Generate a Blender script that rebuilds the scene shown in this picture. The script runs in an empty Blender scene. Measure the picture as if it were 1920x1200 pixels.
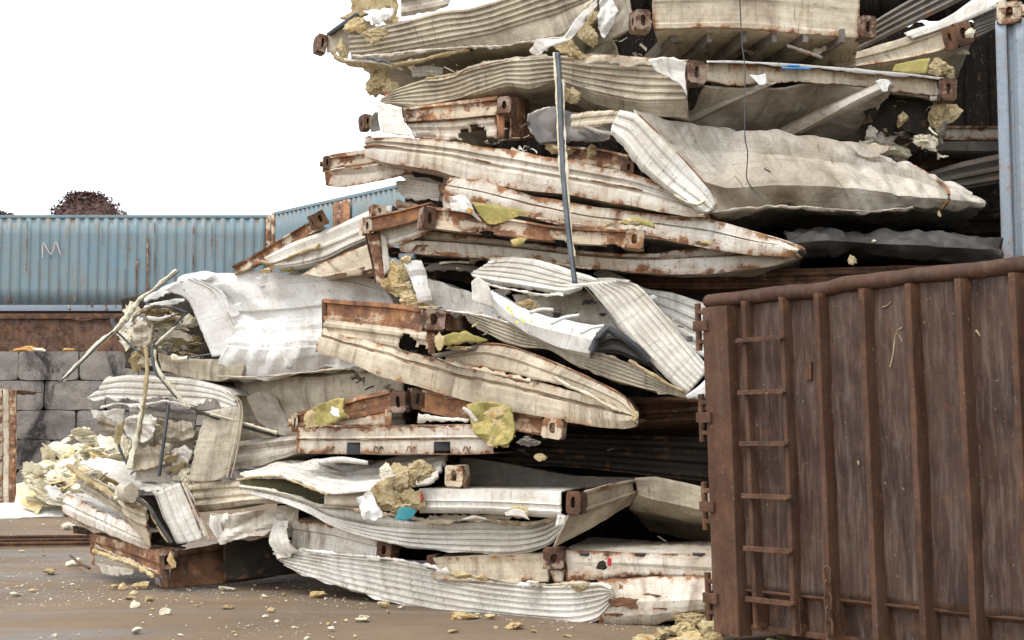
import bpy, bmesh, math, random
from mathutils import Vector, noise, Matrix
SC = bpy.context.scene
COL = SC.collection
rnd = random.Random(7)
F, PITCH, CH = 2800.0, math.atan(235 / 2800.0), 1.33
CP, SP = math.cos(PITCH), math.sin(PITCH)

def P(px, py, Z):
    """world point whose picture position is (px, py) at ground distance Z"""
    a, b = (px - 960) / F, -(py - 600) / F
    dy, dz = CP - b * SP, SP + b * CP
    k = Z / dy
    return Vector((a * k, Z, CH + dz * k))

def zl(zf, x):
    if isinstance(zf, (int, float)): return zf
    xa, za, xb, zb = zf
    return za + (zb - za) * (x - xa) / (xb - xa)

def PT(zf, p):
    return P(p[0], p[1], zl(zf, p[0]) + (p[2] if len(p) > 2 else 0))

# ------------------------------------------------------------------ materials
class NT:
    def __init__(s, name):
        s.m = bpy.data.materials.new(name); s.m.use_nodes = True
        s.t = s.m.node_tree; s.b = s.t.nodes['Principled BSDF']; s.L = s.t.links
    def n(s, typ, **kw):
        nd = s.t.nodes.new(typ)
        for k, v in kw.items(): setattr(nd, k, v)
        return nd
    def val(s, sock, v):
        if isinstance(v, bpy.types.NodeSocket): s.L.new(v, sock)
        else: sock.default_value = v
    def coords(s):
        tc = s.n('ShaderNodeTexCoord'); oi = s.n('ShaderNodeObjectInfo')
        mu = s.n('ShaderNodeMath', operation='MULTIPLY'); s.L.new(oi.outputs['Random'], mu.inputs[0]); mu.inputs[1].default_value = 37.0
        va = s.n('ShaderNodeVectorMath', operation='ADD'); s.L.new(tc.outputs['Object'], va.inputs[0]); s.L.new(mu.outputs[0], va.inputs[1])
        vb = s.n('ShaderNodeVectorMath', operation='ADD'); s.L.new(tc.outputs['UV'], vb.inputs[0]); s.L.new(mu.outputs[0], vb.inputs[1])
        s.obj, s.uv = va.outputs[0], vb.outputs[0]
    def scale(s, vec, sc):
        mp = s.n('ShaderNodeMapping'); s.L.new(vec, mp.inputs['Vector']); mp.inputs['Scale'].default_value = sc
        return mp.outputs[0]
    def noise(s, vec, sc, det=5, rough=.6, dist=0):
        nd = s.n('ShaderNodeTexNoise'); s.L.new(vec, nd.inputs['Vector'])
        nd.inputs['Scale'].default_value = sc; nd.inputs['Detail'].default_value = det
        nd.inputs['Roughness'].default_value = rough; nd.inputs['Distortion'].default_value = dist
        return nd.outputs['Fac']
    def rng(s, v, a, b, c=0., d=1.):
        nd = s.n('ShaderNodeMapRange'); s.L.new(v, nd.inputs[0])
        for i, q in zip((1, 2, 3, 4), (a, b, c, d)): nd.inputs[i].default_value = q
        return nd.outputs[0]
    def math(s, op, a, b=0.):
        nd = s.n('ShaderNodeMath', operation=op); s.val(nd.inputs[0], a); s.val(nd.inputs[1], b); return nd.outputs[0]
    def mix(s, f, a, b, mode='MIX'):
        nd = s.n('ShaderNodeMix', data_type='RGBA', blend_type=mode)
        s.val(nd.inputs[0], f)
        for i, q in ((6, a), (7, b)):
            if isinstance(q, tuple): q = (*q[:3], 1.)
            s.val(nd.inputs[i], q)
        return nd.outputs[2]
    def attr(s, name):
        nd = s.n('ShaderNodeAttribute', attribute_name=name); return nd.outputs['Fac']
    def bump(s, h, st=.3, d=.01):
        nd = s.n('ShaderNodeBump'); s.L.new(h, nd.inputs['Height']); nd.inputs['Strength'].default_value = st
        nd.inputs['Distance'].default_value = d; s.L.new(nd.outputs[0], s.b.inputs['Normal'])
    def fin(s, col, rough, metal=0.):
        s.val(s.b.inputs['Base Color'], col if not isinstance(col, tuple) else (*col, 1.))
        s.val(s.b.inputs['Roughness'], rough); s.val(s.b.inputs['Metallic'], metal)
        return s.m

def rustcol(k, dark=1.):
    n = k.noise(k.obj, 9, 8, .7); n2 = k.noise(k.obj, 2.5, 5, .65)
    a = k.mix(k.rng(n, .35, .6), (.055*dark, .026*dark, .016*dark), (.24*dark, .105*dark, .046*dark))
    return k.mix(k.rng(n2, .5, .72), a, (.42*dark, .20*dark, .08*dark))

def painted(name, c1, c2, dirt=(.17, .11, .065), rust=.35, edge=.5, streak=.5, grime=.5, rough=.5):
    k = NT(name); k.coords()
    col = k.mix(k.rng(k.noise(k.obj, 1.1, 4), .35, .65), c1, c2)
    # brown film of dirt in soft patches
    g = k.math('MULTIPLY', k.rng(k.noise(k.obj, 2.4, 8, .72, .5), .44, .7), grime)
    col = k.mix(g, col, dirt)
    # drip marks across the sheet, scuffs along it
    st = k.rng(k.noise(k.scale(k.uv, (14, 1.1, 1)), 1., 5, .6), .5, .72)
    st = k.math('MULTIPLY', st, k.math('MULTIPLY', k.rng(k.noise(k.obj, 1.7, 3), .4, .6), streak))
    col = k.mix(st, col, tuple(x * .9 for x in dirt))
    sc = k.rng(k.noise(k.scale(k.uv, (1.1, 34, 1)), 1., 5, .7, .3), .5, .72)
    col = k.mix(k.math('MULTIPLY', sc, .32 * grime + .1), col, tuple(x * .6 for x in dirt))
    sc2 = k.rng(k.noise(k.scale(k.uv, (30, 2.5, 1)), 1., 3, .55, 1.5), .62, .68)
    col = k.mix(k.math('MULTIPLY', sc2, .75 * grime), col, (.09, .055, .035))
    # fine mottling and hairline scratches
    col = k.mix(.55, col, k.mix(k.noise(k.obj, 26, 8, .78), (.42, .40, .37), (1.5, 1.5, 1.5)), 'MULTIPLY')
    hr = k.rng(k.noise(k.scale(k.uv, (5, 120, 1)), 1., 3, .6, 2.), .66, .70)
    col = k.mix(k.math('MULTIPLY', hr, .45 * grime + .1), col, (.10, .075, .055))
    # small dark spatter
    sp = k.rng(k.noise(k.obj, 34, 4, .6), .63, .68)
    col = k.mix(k.math('MULTIPLY', sp, .55), col, (.08, .06, .045))
    # rust: chips everywhere, thicker near the sheet's borders
    e = k.attr('edge')
    m = k.math('ADD', k.noise(k.obj, 7, 9, .7, .2), k.math('MULTIPLY', e, edge * .30))
    m = k.math('ADD', m, k.math('MULTIPLY', k.rng(k.noise(k.obj, 1.3, 2), .45, .7), .1 * rust))
    hi = .80 - .16 * rust
    mask = k.rng(m, hi - .04, hi + .035)
    halo = k.math('MULTIPLY', k.rng(m, hi - .14, hi + .02), .55)
    rc = rustcol(k)
    col = k.mix(halo, col, (.34, .17, .07))
    col = k.mix(mask, col, rc)
    k.bump(k.math('ADD', k.noise(k.obj, 16, 9, .74), k.math('MULTIPLY', mask, .5)), .5, .012)
    k.b.inputs['Specular IOR Level'].default_value = .3
    return k.fin(col, k.math('ADD', k.math('MULTIPLY', mask, .3), k.rng(k.noise(k.obj, 3.5, 6, .7), .3, .7, rough - .18, rough + .15)))

def rusty(name, paint=(.5, .43, .33), amt=.75, dark=1., rough=.85):
    k = NT(name); k.coords()
    rc = rustcol(k, dark)
    pm = k.math('ADD', k.noise(k.obj, 4.5, 8, .72, .3), k.math('MULTIPLY', k.noise(k.scale(k.uv, (1.2, 9, 1)), 1., 4), .5))
    pm = k.rng(pm, .6 + .3 * amt, .66 + .3 * amt)
    col = k.mix(pm, rc, paint)
    st = k.rng(k.noise(k.scale(k.uv, (16, 1.2, 1)), 1., 4), .52, .7)
    col = k.mix(k.math('MULTIPLY', st, .6), col, (.05*dark, .024*dark, .014*dark))
    st = k.rng(k.noise(k.scale(k.uv, (2, 24, 1)), 1., 4), .55, .7)
    col = k.mix(k.math('MULTIPLY', st, .35), col, (.3*dark, .19*dark, .11*dark))
    col = k.mix(.6, col, k.mix(k.noise(k.obj, 30, 8, .8), (.35, .32, .3), (1.6, 1.6, 1.6)), 'MULTIPLY')
    k.bump(k.noise(k.obj, 28, 9, .78), .7, .012)
    return k.fin(col, rough)

def foam(name, c1, c2, c3, bump=.8, sc=1.):
    k = NT(name); k.coords()
    col = k.mix(k.rng(k.noise(k.obj, 5 * sc, 6, .7), .40, .60), c1, c2)
    col = k.mix(k.rng(k.noise(k.obj, 9 * sc, 6, .75, .6), .54, .64), col, c3)
    col = k.mix(.7, col, k.mix(k.noise(k.obj, 34, 8, .8), (.38, .33, .26), (1.5, 1.52, 1.55)), 'MULTIPLY')
    k.bump(k.noise(k.obj, 16, 10, .8), bump, .05)
    k.b.inputs['Specular IOR Level'].default_value = .12
    return k.fin(col, .95)

def plainmat(name, c1, c2, rough=.6, metal=0., sc=6, bump=.25):
    k = NT(name); k.coords()
    col = k.mix(k.rng(k.noise(k.obj, sc, 6, .65), .38, .64), c1, c2)
    k.bump(k.noise(k.obj, sc * 6, 6, .7), bump, .006)
    return k.fin(col, rough, metal)

M = {}
M['white'] = painted('white_paint', (.73, .715, .665), (.57, .535, .46), rust=.05, edge=.35, streak=.6, grime=.5, dirt=(.24, .185, .13))
M['clean'] = painted('clean_white_sheet', (.76, .755, .725), (.64, .625, .585), rust=-.4, edge=.15, streak=.5, grime=.36, dirt=(.30, .26, .205))
M['cream'] = painted('cream_paint', (.62, .55, .42), (.47, .40, .285), rust=.4, edge=.6, streak=.8, grime=.72, dirt=(.155, .105, .066))
M['beige'] = painted('beige_paint', (.54, .485, .375), (.39, .335, .24), rust=.15, edge=.4, streak=.75, grime=.75, dirt=(.14, .10, .066))
M['tan'] = painted('dirty_tan_sheet', (.57, .535, .465), (.40, .35, .27), rust=.12, edge=.35, streak=.55, grime=.72, dirt=(.13, .088, .054))
M['rustwhite'] = painted('rust_stained_white', (.66, .63, .56), (.52, .46, .36), rust=.62, edge=.75, streak=1., grime=.6, dirt=(.19, .115, .062))
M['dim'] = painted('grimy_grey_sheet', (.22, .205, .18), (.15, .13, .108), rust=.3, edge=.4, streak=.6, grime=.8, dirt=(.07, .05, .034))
M['dark'] = painted('shade_dark_sheet', (.05, .043, .036), (.03, .025, .02), rust=.4, edge=.3, streak=.4, grime=.6, dirt=(.03, .02, .015))  # dark sheets; in gaps and openings the shade is put into this colour
M['gapshade'] = painted('gap_shade_brown', (.009, .007, .0055), (.006, .005, .004), rust=-.3, edge=0, streak=.4, grime=.6, dirt=(.01, .007, .005))  # near-black for the backing panels: shade of the gaps put into the colour
M['rust'] = rusty('rusty_beam_paint', (.52, .43, .31), .42)
M['rustier'] = rusty('bare_rust', (.44, .33, .22), .72)
for k_ in ('dark', 'gapshade'):
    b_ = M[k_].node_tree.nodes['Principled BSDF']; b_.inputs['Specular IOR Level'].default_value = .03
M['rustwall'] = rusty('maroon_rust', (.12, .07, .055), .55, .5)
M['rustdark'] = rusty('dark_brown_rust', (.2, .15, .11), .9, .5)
M['cast'] = rusty('casting_rust', (.26, .19, .14), .6, .5)
M['blue'] = painted('faded_blue_paint', (.13, .215, .255), (.16, .225, .25), rust=.42, edge=.3, streak=1., grime=.32, dirt=(.21, .165, .11))
M['bluegrey'] = painted('blue_grey_paint', (.24, .285, .33), (.20, .24, .28), rust=.35, edge=.3, streak=.3, grime=.25, dirt=(.22, .19, .16))
M['steel'] = plainmat('grey_steel', (.045, .055, .062), (.10, .115, .125), .55, .0)
M['silver'] = plainmat('scuffed_bare_sheet', (.085, .075, .068), (.20, .18, .16), .34, .55, 3)
M['black'] = plainmat('black_rubber', (.02, .02, .022), (.045, .045, .05), .6)
M['charcoal'] = plainmat('charcoal_tarp', (.022, .02, .017), (.055, .049, .042), .7, 0, 2.5)
M['foam'] = foam('yellow_foam', (.70, .59, .36), (.58, .45, .23), (.48, .29, .10))
M['palefoam'] = foam('pale_foam', (.82, .78, .63), (.74, .68, .50), (.62, .52, .33))
M['oldfoam'] = foam('weathered_foam', (.57, .47, .28), (.44, .345, .19), (.28, .17, .075))
M['foil'] = foam('olive_yellow_film', (.29, .255, .085), (.36, .31, .12), (.58, .43, .18), .5, .55)
M['foilpale'] = foam('pale_olive_foam', (.52, .52, .24), (.58, .55, .32), (.6, .5, .25))
M['foilbright'] = plainmat('yellow_paint_spots', (.75, .72, .02), (.7, .65, .03), .6)
M['olive'] = plainmat('olive_lining', (.10, .09, .045), (.16, .14, .07), .8)
M['teal'] = plainmat('teal_film', (.02, .16, .19), (.035, .24, .27), .4)
M['redpaint'] = plainmat('red_paint', (.45, .02, .03), (.3, .02, .02), .5)
M['bluepaint'] = plainmat('blue_stripe_paint', (.02, .2, .55), (.03, .25, .6), .5)
M['orange'] = plainmat('orange_chip', (.5, .29, .08), (.38, .18, .05), .8)

# ------------------------------------------------------------------ objects
def tag(o, label=None, cat=None, group=None, kind=None):
    if label: o['label'] = label
    if cat: o['category'] = cat
    if group: o['group'] = group
    if kind: o['kind'] = kind
    return o

def thing(name, label, cat, base, group=None):
    o = bpy.data.objects.new(name, None); COL.objects.link(o)
    o.location = base; o.empty_display_size = .2
    return tag(o, label, cat, group)

def link(name, me, mat, parent=None, sharp=38):
    if mat is not None and not me.materials: me.materials.append(M[mat] if isinstance(mat, str) else mat)
    if sharp:
        for p in me.polygons: p.use_smooth = True
        me.set_sharp_from_angle(angle=math.radians(sharp))
    o = bpy.data.objects.new(name, me); COL.objects.link(o)
    if parent is not None:
        # meshes are made in world coordinates: move them into the parent's frame
        w = Vector((0, 0, 0)); q = parent
        while q is not None: w += q.location; q = q.parent
        me.transform(Matrix.Translation(-w)); o.parent = parent
    else:
        vs = [v.co for v in me.vertices]
        c = sum(vs, Vector()) / len(vs); c.z = min(v.z for v in vs)
        me.transform(Matrix.Translation(-c)); o.location = c
    return o

def catmull(pts, n):
    """n+1 samples along pts, evenly spaced, gently rounded"""
    if len(pts) == 2:
        return [pts[0].lerp(pts[1], i / n) for i in range(n + 1)]
    d = [0.]
    for a, b in zip(pts, pts[1:]): d.append(d[-1] + (b - a).length)
    out = []; j = 0
    for i in range(n + 1):
        t = d[-1] * i / n
        while j < len(pts) - 2 and t > d[j + 1]: j += 1
        s = (t - d[j]) / max(1e-9, d[j + 1] - d[j])
        p1, p2 = pts[j], pts[j + 1]
        m1 = ((p2 - pts[j - 1]) / (d[j + 1] - d[j - 1]) if j > 0 else (p2 - p1) / (d[j + 1] - d[j])) * (d[j + 1] - d[j])
        m2 = ((pts[j + 2] - p1) / (d[j + 2] - d[j]) if j + 2 < len(pts) else (p2 - p1) / (d[j + 1] - d[j])) * (d[j + 1] - d[j])
        s2, s3 = s * s, s * s * s
        h = p1 * (2*s3 - 3*s2 + 1) + m1 * (s3 - 2*s2 + s) + p2 * (-2*s3 + 3*s2) + m2 * (s3 - s2)
        out.append(h.lerp(p1.lerp(p2, s), .35))
    return out

def trap(n, amp, a=.22, b=.5, c=.72):
    pr = []
    for k in range(n):
        for q, h in ((0, 0), (a, amp), (b, amp), (c, 0)): pr.append(((k + q + .17) / n, h))
    pr = [(s, h) for s, h in pr if s < .995]
    return [(0, 0)] + pr + [(1, 0)]

GROOVE = [(0, 0), (.30, .0), (.33, -.022), (.40, -.022), (.43, .012), (.80, .02), (.86, 0), (1, 0)]
CHAN = [(0, 0), (.13, 0), (.16, -.03), (.84, -.03), (.87, 0), (1, 0)]
FLAT = [(0, 0), (1, 0)]
BACK = Vector((.18, 1, 0))

def tri(x): return abs(x - math.floor(x) - .5) * 2 - .5
def fold_waves(seed):
    r_ = random.Random(seed * 13 + 5); out = []
    for f_ in (.8, 1.3, 1.9, 2.9, 4.3, 6.5):
        d_ = Vector((r_.uniform(-1, 1), r_.uniform(-.5, .5), r_.uniform(-1.2, 1.2))).normalized()
        out.append((d_ * f_, r_.uniform(0, 1), (.8 / f_ ** .5) * r_.uniform(.6, 1.3)))
    return out

def sheet(name, parent, mat, zf, rails, prof=None, crum=.02, rag=(0, 0, 0, 0), ft=None, fb=None, thick=None,
          holes=(), res=.026, back=BACK, freq=1., seed=0, world=False, ucorr=None, sharp=24, buckle=0., lips=(), lipmat='rustier'):
    """lofted, dented metal sheet. rails: picture polylines from top to bottom; prof: per-band profile"""
    if thick is None: thick = .005 if name in ('torn_strip', 'foil_lining', 'end_flap', 'torn_flap') else .010
    if name in ('torn_strip', 'foil_lining') and sharp == 24: sharp = 16
    R = [[p.copy() for p in r] for r in rails] if world else [[PT(zf, p) for p in r] for r in rails]
    nb = len(R) - 1
    if prof is None: prof = [FLAT] * nb
    elif not isinstance(prof[0], list): prof = [prof] * nb
    prof = list(prof)
    if ft:
        R.insert(0, [p + back.normalized() * ft[0] + Vector((0, 0, ft[1])) for p in R[0]]); prof.insert(0, FLAT)
    if fb:
        R.append([p + back.normalized() * fb[0] + Vector((0, 0, fb[1])) for p in R[-1]]); prof.append(FLAT)
    L = max(sum((b - a).length for a, b in zip(r, r[1:])) for r in R)
    nu = max(4, min(230, int(L / res)))
    us = [i / nu for i in range(nu + 1)]
    if ucorr:
        n, amp = ucorr; tp = trap(n, amp)
        us = [s for s, h in tp]; uh = [h for s, h in tp]; nu = len(us) - 1
    fine = 240
    C = [catmull(r, fine) for r in R]
    def rail(i, u):
        u = min(1, max(0, u)) * fine; j = min(fine - 1, int(u)); return C[i][j].lerp(C[i][j + 1], u - j)
    # rows
    rows = []
    for bnd, pr in enumerate(prof):
        W = sum((rail(bnd, t) - rail(bnd + 1, t)).length for t in (.1, .5, .9)) / 3
        big = (ft and bnd == 0) or (fb and bnd == len(prof) - 1)
        rr = res * (3 if big else 1)
        for (s0, h0), (s1, h1) in zip(pr, pr[1:]):
            m = max(1, min(40, int((s1 - s0) * W / rr)))
            for q in range(m):
                s = s0 + (s1 - s0) * q / m; rows.append((bnd, s, h0 + (h1 - h0) * q / m, W))
    rows.append((len(prof) - 1, 1., 0., W))
    nv = len(rows)
    cor_ = any(len(p_) > 8 for p_ in prof); hf = .12 if cor_ else .62; mf = .75 if cor_ else 1.6
    if cor_: crum *= .6; buckle *= 1.5
    offs = Vector((seed * 3.17 + 1.3, seed * 1.7, seed * 5.1))
    cum = [0.]
    for r0, r1 in zip(rows, rows[1:]):
        cum.append(cum[-1] + (r1[1] - r0[1]) * r0[3] if r1[0] == r0[0] else cum[-1] + (1 - r0[1]) * r0[3])
    VL = cum[-1]
    F0 = next((c_ for c_, r_ in zip(cum, rows) if r_[0] == 1), 0.) if ft else 0.
    F1 = next((c_ for c_, r_ in zip(cum, rows) if r_[0] == len(prof) - 1), VL) if fb else VL
    def rg(x, a):
        if not a: return 0.
        return a * max(0, .5 + noise.noise(Vector((x * 3.5, seed * 7.7, 0))) * .9 + noise.noise(Vector((x * 14, seed, 3))) * .55 + .3 * noise.noise(Vector((x * 40, seed, 9))))
    G = []; OUT = []
    for j, (bnd, s, h, W) in enumerate(rows):
        line = []
        v = cum[j] / VL
        for i, u in enumerate(us):
            a, b = rg(cum[j] + 11, rag[0]), rg(cum[j] + 23, rag[1])
            uu = u; fl_ = 0
            a = min(a, .4 * L); b = min(b, .4 * L)
            if u * L < a: uu = a / L; fl_ |= 1
            if (1 - u) * L < b: uu = 1 - b / L; fl_ |= 2
            bb, ss = bnd, s
            if rag[2] or rag[3]:
                ta, tb = rg(u * L + 31, rag[2]), rg(u * L + 47, rag[3])
                ta = min(ta, .4 * VL); tb = min(tb, .4 * VL); vv = v * VL
                if vv < ta: vv = ta; fl_ |= 4
                if VL - vv < tb: vv = VL - tb; fl_ |= 8
                if fl_ & 12:
                    k = j
                    while k > 0 and cum[k] > vv: k -= 1
                    while k < nv - 2 and cum[k + 1] < vv: k += 1
                    bb, ss = rows[k][0], rows[k][1] + (vv - cum[k]) / max(rows[k][3], 1e-6); ss = min(1., max(0., ss))
            OUT.append(fl_)
            line.append(rail(bb, uu).lerp(rail(bb + 1, uu), ss))
        G.append(line)
    verts = []; uvs = []; edges = []; FW = fold_waves(seed)
    for j in range(nv):
        for i in range(nu + 1):
            p = G[j][i]
            du = G[j][min(nu, i + 1)] - G[j][max(0, i - 1)]
            ja, jb = max(0, j - 2), min(nv - 1, j + 2)
            dv = G[jb][i] - G[ja][i]
            n = du.cross(dv)
            if n.length < 1e-9: n = Vector((0, -1, 0))
            n.normalize()
            if n.dot(p - Vector((0, 0, CH))) > 0: n = -n
            q = (p + offs) * freq
            d = rows[j][2]
            if ucorr: d += uh[i]
            if crum:
                wq = q + Vector((noise.noise(q * .9), noise.noise(q * .9 + Vector((7, 0, 0))), noise.noise(q * .9 + Vector((0, 7, 0))))) * .35
                lim = 3 if cor_ else 6
                h_ = sum(a_ * tri(wq.dot(d_) + ph_) for d_, ph_, a_ in FW[:lim])
                d += crum * (1.0 * noise.noise(q * 1.1) + (.45 if cor_ else .85) * h_ + (.15 if cor_ else .35) * (abs(noise.noise(q * 7)) - .2))
            if buckle:
                ul, vl = us[i] * L, cum[j]
                md = .55 + .9 * noise.noise(Vector((ul * .8, seed * 3.3, 2.)))
                d += buckle * 1.5 * md * (tri(ul * .9 + seed * .37 + vl * .8) + .7 * tri(ul * 1.7 - seed * .61 - vl * 1.3 + .3 * noise.noise(Vector((ul, vl, seed)))) + .45 * tri(ul * 3.4 + vl * 1.1 + seed))
            verts.append(p + n * d)
            uvs.append((us[i] * L, cum[j]))
            e = min(abs(cum[j] - F0), abs(F1 - cum[j]), us[i] * L, (1 - us[i]) * L)
            edges.append(max(0., 1 - e / .06))
    faces = []
    w = nu + 1
    for j in range(nv - 1):
        for i in range(nu):
            if holes:
                u, v = us[i] * L, cum[j]; skip = False
                for (hu, hv, ru, rv, *rect) in holes:
                    if rect:
                        skip |= abs(u - hu * L) < ru and abs(v - F0 - hv * (F1 - F0)) < rv; continue
                    a = ((u - hu * L) / ru) ** 2 + ((v - F0 - hv * (F1 - F0)) / rv) ** 2
                    if a < 1 + .9 * noise.noise(Vector((u * 9, v * 9, seed))) + .5 * noise.noise(Vector((u * 25, v * 25, seed))): skip = True
                if skip: continue
            a = j * w + i
            if OUT[a] & OUT[a + 1] & OUT[a + w] & OUT[a + w + 1]: continue
            faces.append((a, a + 1, a + 1 + w, a + w))
    me = bpy.data.meshes.new(name); me.from_pydata([tuple(v) for v in verts], [], faces)
    uvl = me.uv_layers.new(name='UVMap')
    for lp in me.loops: uvl.data[lp.index].uv = uvs[lp.vertex_index]
    at = me.attributes.new('edge', 'FLOAT', 'POINT'); at.data.foreach_set('value', edges)
    o = link(name, me, mat, parent, sharp)
    # sheet metal thickness, grown away from the viewer's side
    f0 = me.polygons[len(me.polygons) // 2]
    cw = o.matrix_world if parent is None else Matrix.Translation(parent.location)
    pos = f0.center + (parent.location if parent is not None else o.location)
    so = o.modifiers.new('thickness', 'SOLIDIFY'); so.thickness = thick
    for k in lips:
        r_ = R[k + (1 if ft else 0)]
        tube('rusted_lip', o if parent is not None else None, lipmat, [p + Vector((0, -.012, 0)) for p in r_], .0075, 6, .5, sub=.05)
    so.offset = -1 if f0.normal.dot(pos - Vector((0, 0, CH))) < 0 else 1
    return o

def finish(bm, name, mat, parent=None, sharp=38, uvscale=1.):
    me = bpy.data.meshes.new(name)
    bmesh.ops.recalc_face_normals(bm, faces=bm.faces)
    uvl = bm.loops.layers.uv.new('UVMap')
    for f in bm.faces:
        n = f.normal
        for lp in f.loops:
            c = lp.vert.co
            if abs(n.z) > .7: lp[uvl].uv = (c.x, c.y)
            elif abs(n.x) > abs(n.y): lp[uvl].uv = (c.y, c.z)
            else: lp[uvl].uv = (c.x, c.z)
    bm.to_mesh(me); bm.free()
    return link(name, me, mat, parent, sharp)

def bm_box(bm, c, ax, ay, az, bev=0.):
    """box of half-axis vectors ax, ay, az about c"""
    r = bmesh.ops.create_cube(bm, size=2)
    m = Matrix((ax, ay, az)).transposed().to_4x4(); m.translation = c
    bmesh.ops.transform(bm, matrix=m, verts=r['verts'])
    if bev:
        es = list({e for v in r['verts'] for e in v.link_edges})
        bmesh.ops.bevel(bm, geom=es, offset=bev, segments=2, affect='EDGES', profile=.7)

def axes(yaw, roll=0., pit=0.):
    m = Matrix.Rotation(yaw, 3, 'Z') @ Matrix.Rotation(roll, 3, 'Y') @ Matrix.Rotation(pit, 3, 'X')
    return m @ Vector((1, 0, 0)), m @ Vector((0, 1, 0)), m @ Vector((0, 0, 1))

def casting(parent, px, py, Z, w, h, yaw=0., roll=0., d=.17, mat='cast', name='corner_casting'):
    if mat == 'cast': mat = ('cast', 'rustdark', 'cast', 'rust', 'cast')[int(px * 7 + py) % 5]
    """corner casting: hollow block with an oval hole in each outer face; px,py is the middle of its front face, w,h its picture size"""
    s = Z / F; W, H = w * s * .5, h * s * .5
    x, y, z = axes(math.radians(yaw), math.radians(roll))
    c = P(px, py, Z)
    bm = bmesh.new()
    def face(o, a, b, n, hole):
        # rectangle of half axes a, b about o with an oval pocket
        N = 24; out = []; inn = []; inn2 = []
        la, lb = a.length, b.length
        for i in range(N):
            t = 2 * math.pi * (i + .5) / N
            ct, st = math.cos(t), math.sin(t)
            k = 1 / max(abs(ct), abs(st))
            out.append(bm.verts.new(o + a * ct * k + b * st * k))
            if hole:
                ra, rb = hole
                e = .75
                px_ = math.copysign(abs(ct) ** e, ct) * ra; pz_ = math.copysign(abs(st) ** e, st) * rb
                inn.append(bm.verts.new(o + a * px_ + b * pz_))
                inn2.append(bm.verts.new(o + a * px_ * .95 + b * pz_ * .95 - n * .085))
        if hole:
            for i in range(N):
                j = (i + 1) % N
                bm.faces.new((out[i], out[j], inn[j], inn[i])); bm.faces.new((inn[i], inn[j], inn2[j], inn2[i]))
            bm.faces.new(inn2)
        else: bm.faces.new(out)
    D = d * .5
    cc = c + y * D
    face(c, x * W, z * H, -y, (.32, .52)); face(cc + y * D, x * W, z * H, y, None)
    face(cc - x * W, y * D, z * H, -x, (.28, .42)); face(cc + x * W, y * D, z * H, x, (.28, .42))
    face(cc + z * H, x * W, y * D, z, (.4, .5)); face(cc - z * H, x * W, y * D, -z, None)
    bmesh.ops.remove_doubles(bm, verts=bm.verts, dist=.0012)
    for v in bm.verts:
        v.co += Vector((noise.noise(v.co * 9), noise.noise(v.co * 9 + Vector((5, 0, 0))), noise.noise(v.co * 9 + Vector((0, 9, 0))))) * .012
    return finish(bm, name, mat, parent, 30)

def bar4(name, parent, mat, zf, tl, tr, br, bl, prof=CHAN, d=.14, crum=.006, n=2, **kw):
    """channel beam given by the four picture corners of its front face"""
    def mid(a, b):
        za, zb = zl(zf, a[0]) + (a[2] if len(a) > 2 else 0), zl(zf, b[0]) + (b[2] if len(b) > 2 else 0)
        return [a] + [(a[0] + (b[0] - a[0]) * t, a[1] + (b[1] - a[1]) * t, 0) for t in (.33, .66)] + [b] if False else [a, b]
    return sheet(name, parent, mat, zf, [mid(tl, tr), mid(bl, br)], prof=prof, crum=crum, ft=(d, 0), fb=(d, 0), thick=.014, **kw)

def tube(name, parent, mat, pts, r, seg=10, lump=0., taper=None, flat=1., seed=0, n=None, sub=.04, sharp=50):
    """bar along world points; lump gives a crusty, uneven skin"""
    L = sum((b - a).length for a, b in zip(pts, pts[1:]))
    n = n or max(2, min(220, int(L / sub)))
    c = catmull(pts, n)
    bm = bmesh.new(); rings = []
    for i, p in enumerate(c):
        t = (c[min(n, i + 1)] - c[max(0, i - 1)]).normalized()
        up = Vector((0, 0, 1)) if abs(t.z) < .8 else Vector((0, 1, 0))
        a = t.cross(up).normalized(); b = a.cross(t).normalized()
        rr = r if taper is None else r * (taper[0] + (taper[1] - taper[0]) * i / n)
        ring = []
        for k in range(seg):
            th = 2 * math.pi * k / seg
            off = a * math.cos(th) * rr + b * math.sin(th) * rr * flat
            if lump:
                q = (p + off + Vector((seed * 3.3, 0, 0)))
                off *= 1 + lump * (noise.noise(q * 13) * 1.3 + (abs(noise.noise(q * 30)) - .2) * 1.8 + noise.noise(q * 5))
            ring.append(bm.verts.new(p + off))
        rings.append(ring)
    for i in range(n):
        for k in range(seg):
            j = (k + 1) % seg; bm.faces.new((rings[i][k], rings[i][j], rings[i + 1][j], rings[i + 1][k]))
    bm.faces.new(rings[0]); bm.faces.new(rings[-1])
    return finish(bm, name, mat, parent, sharp)

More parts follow.
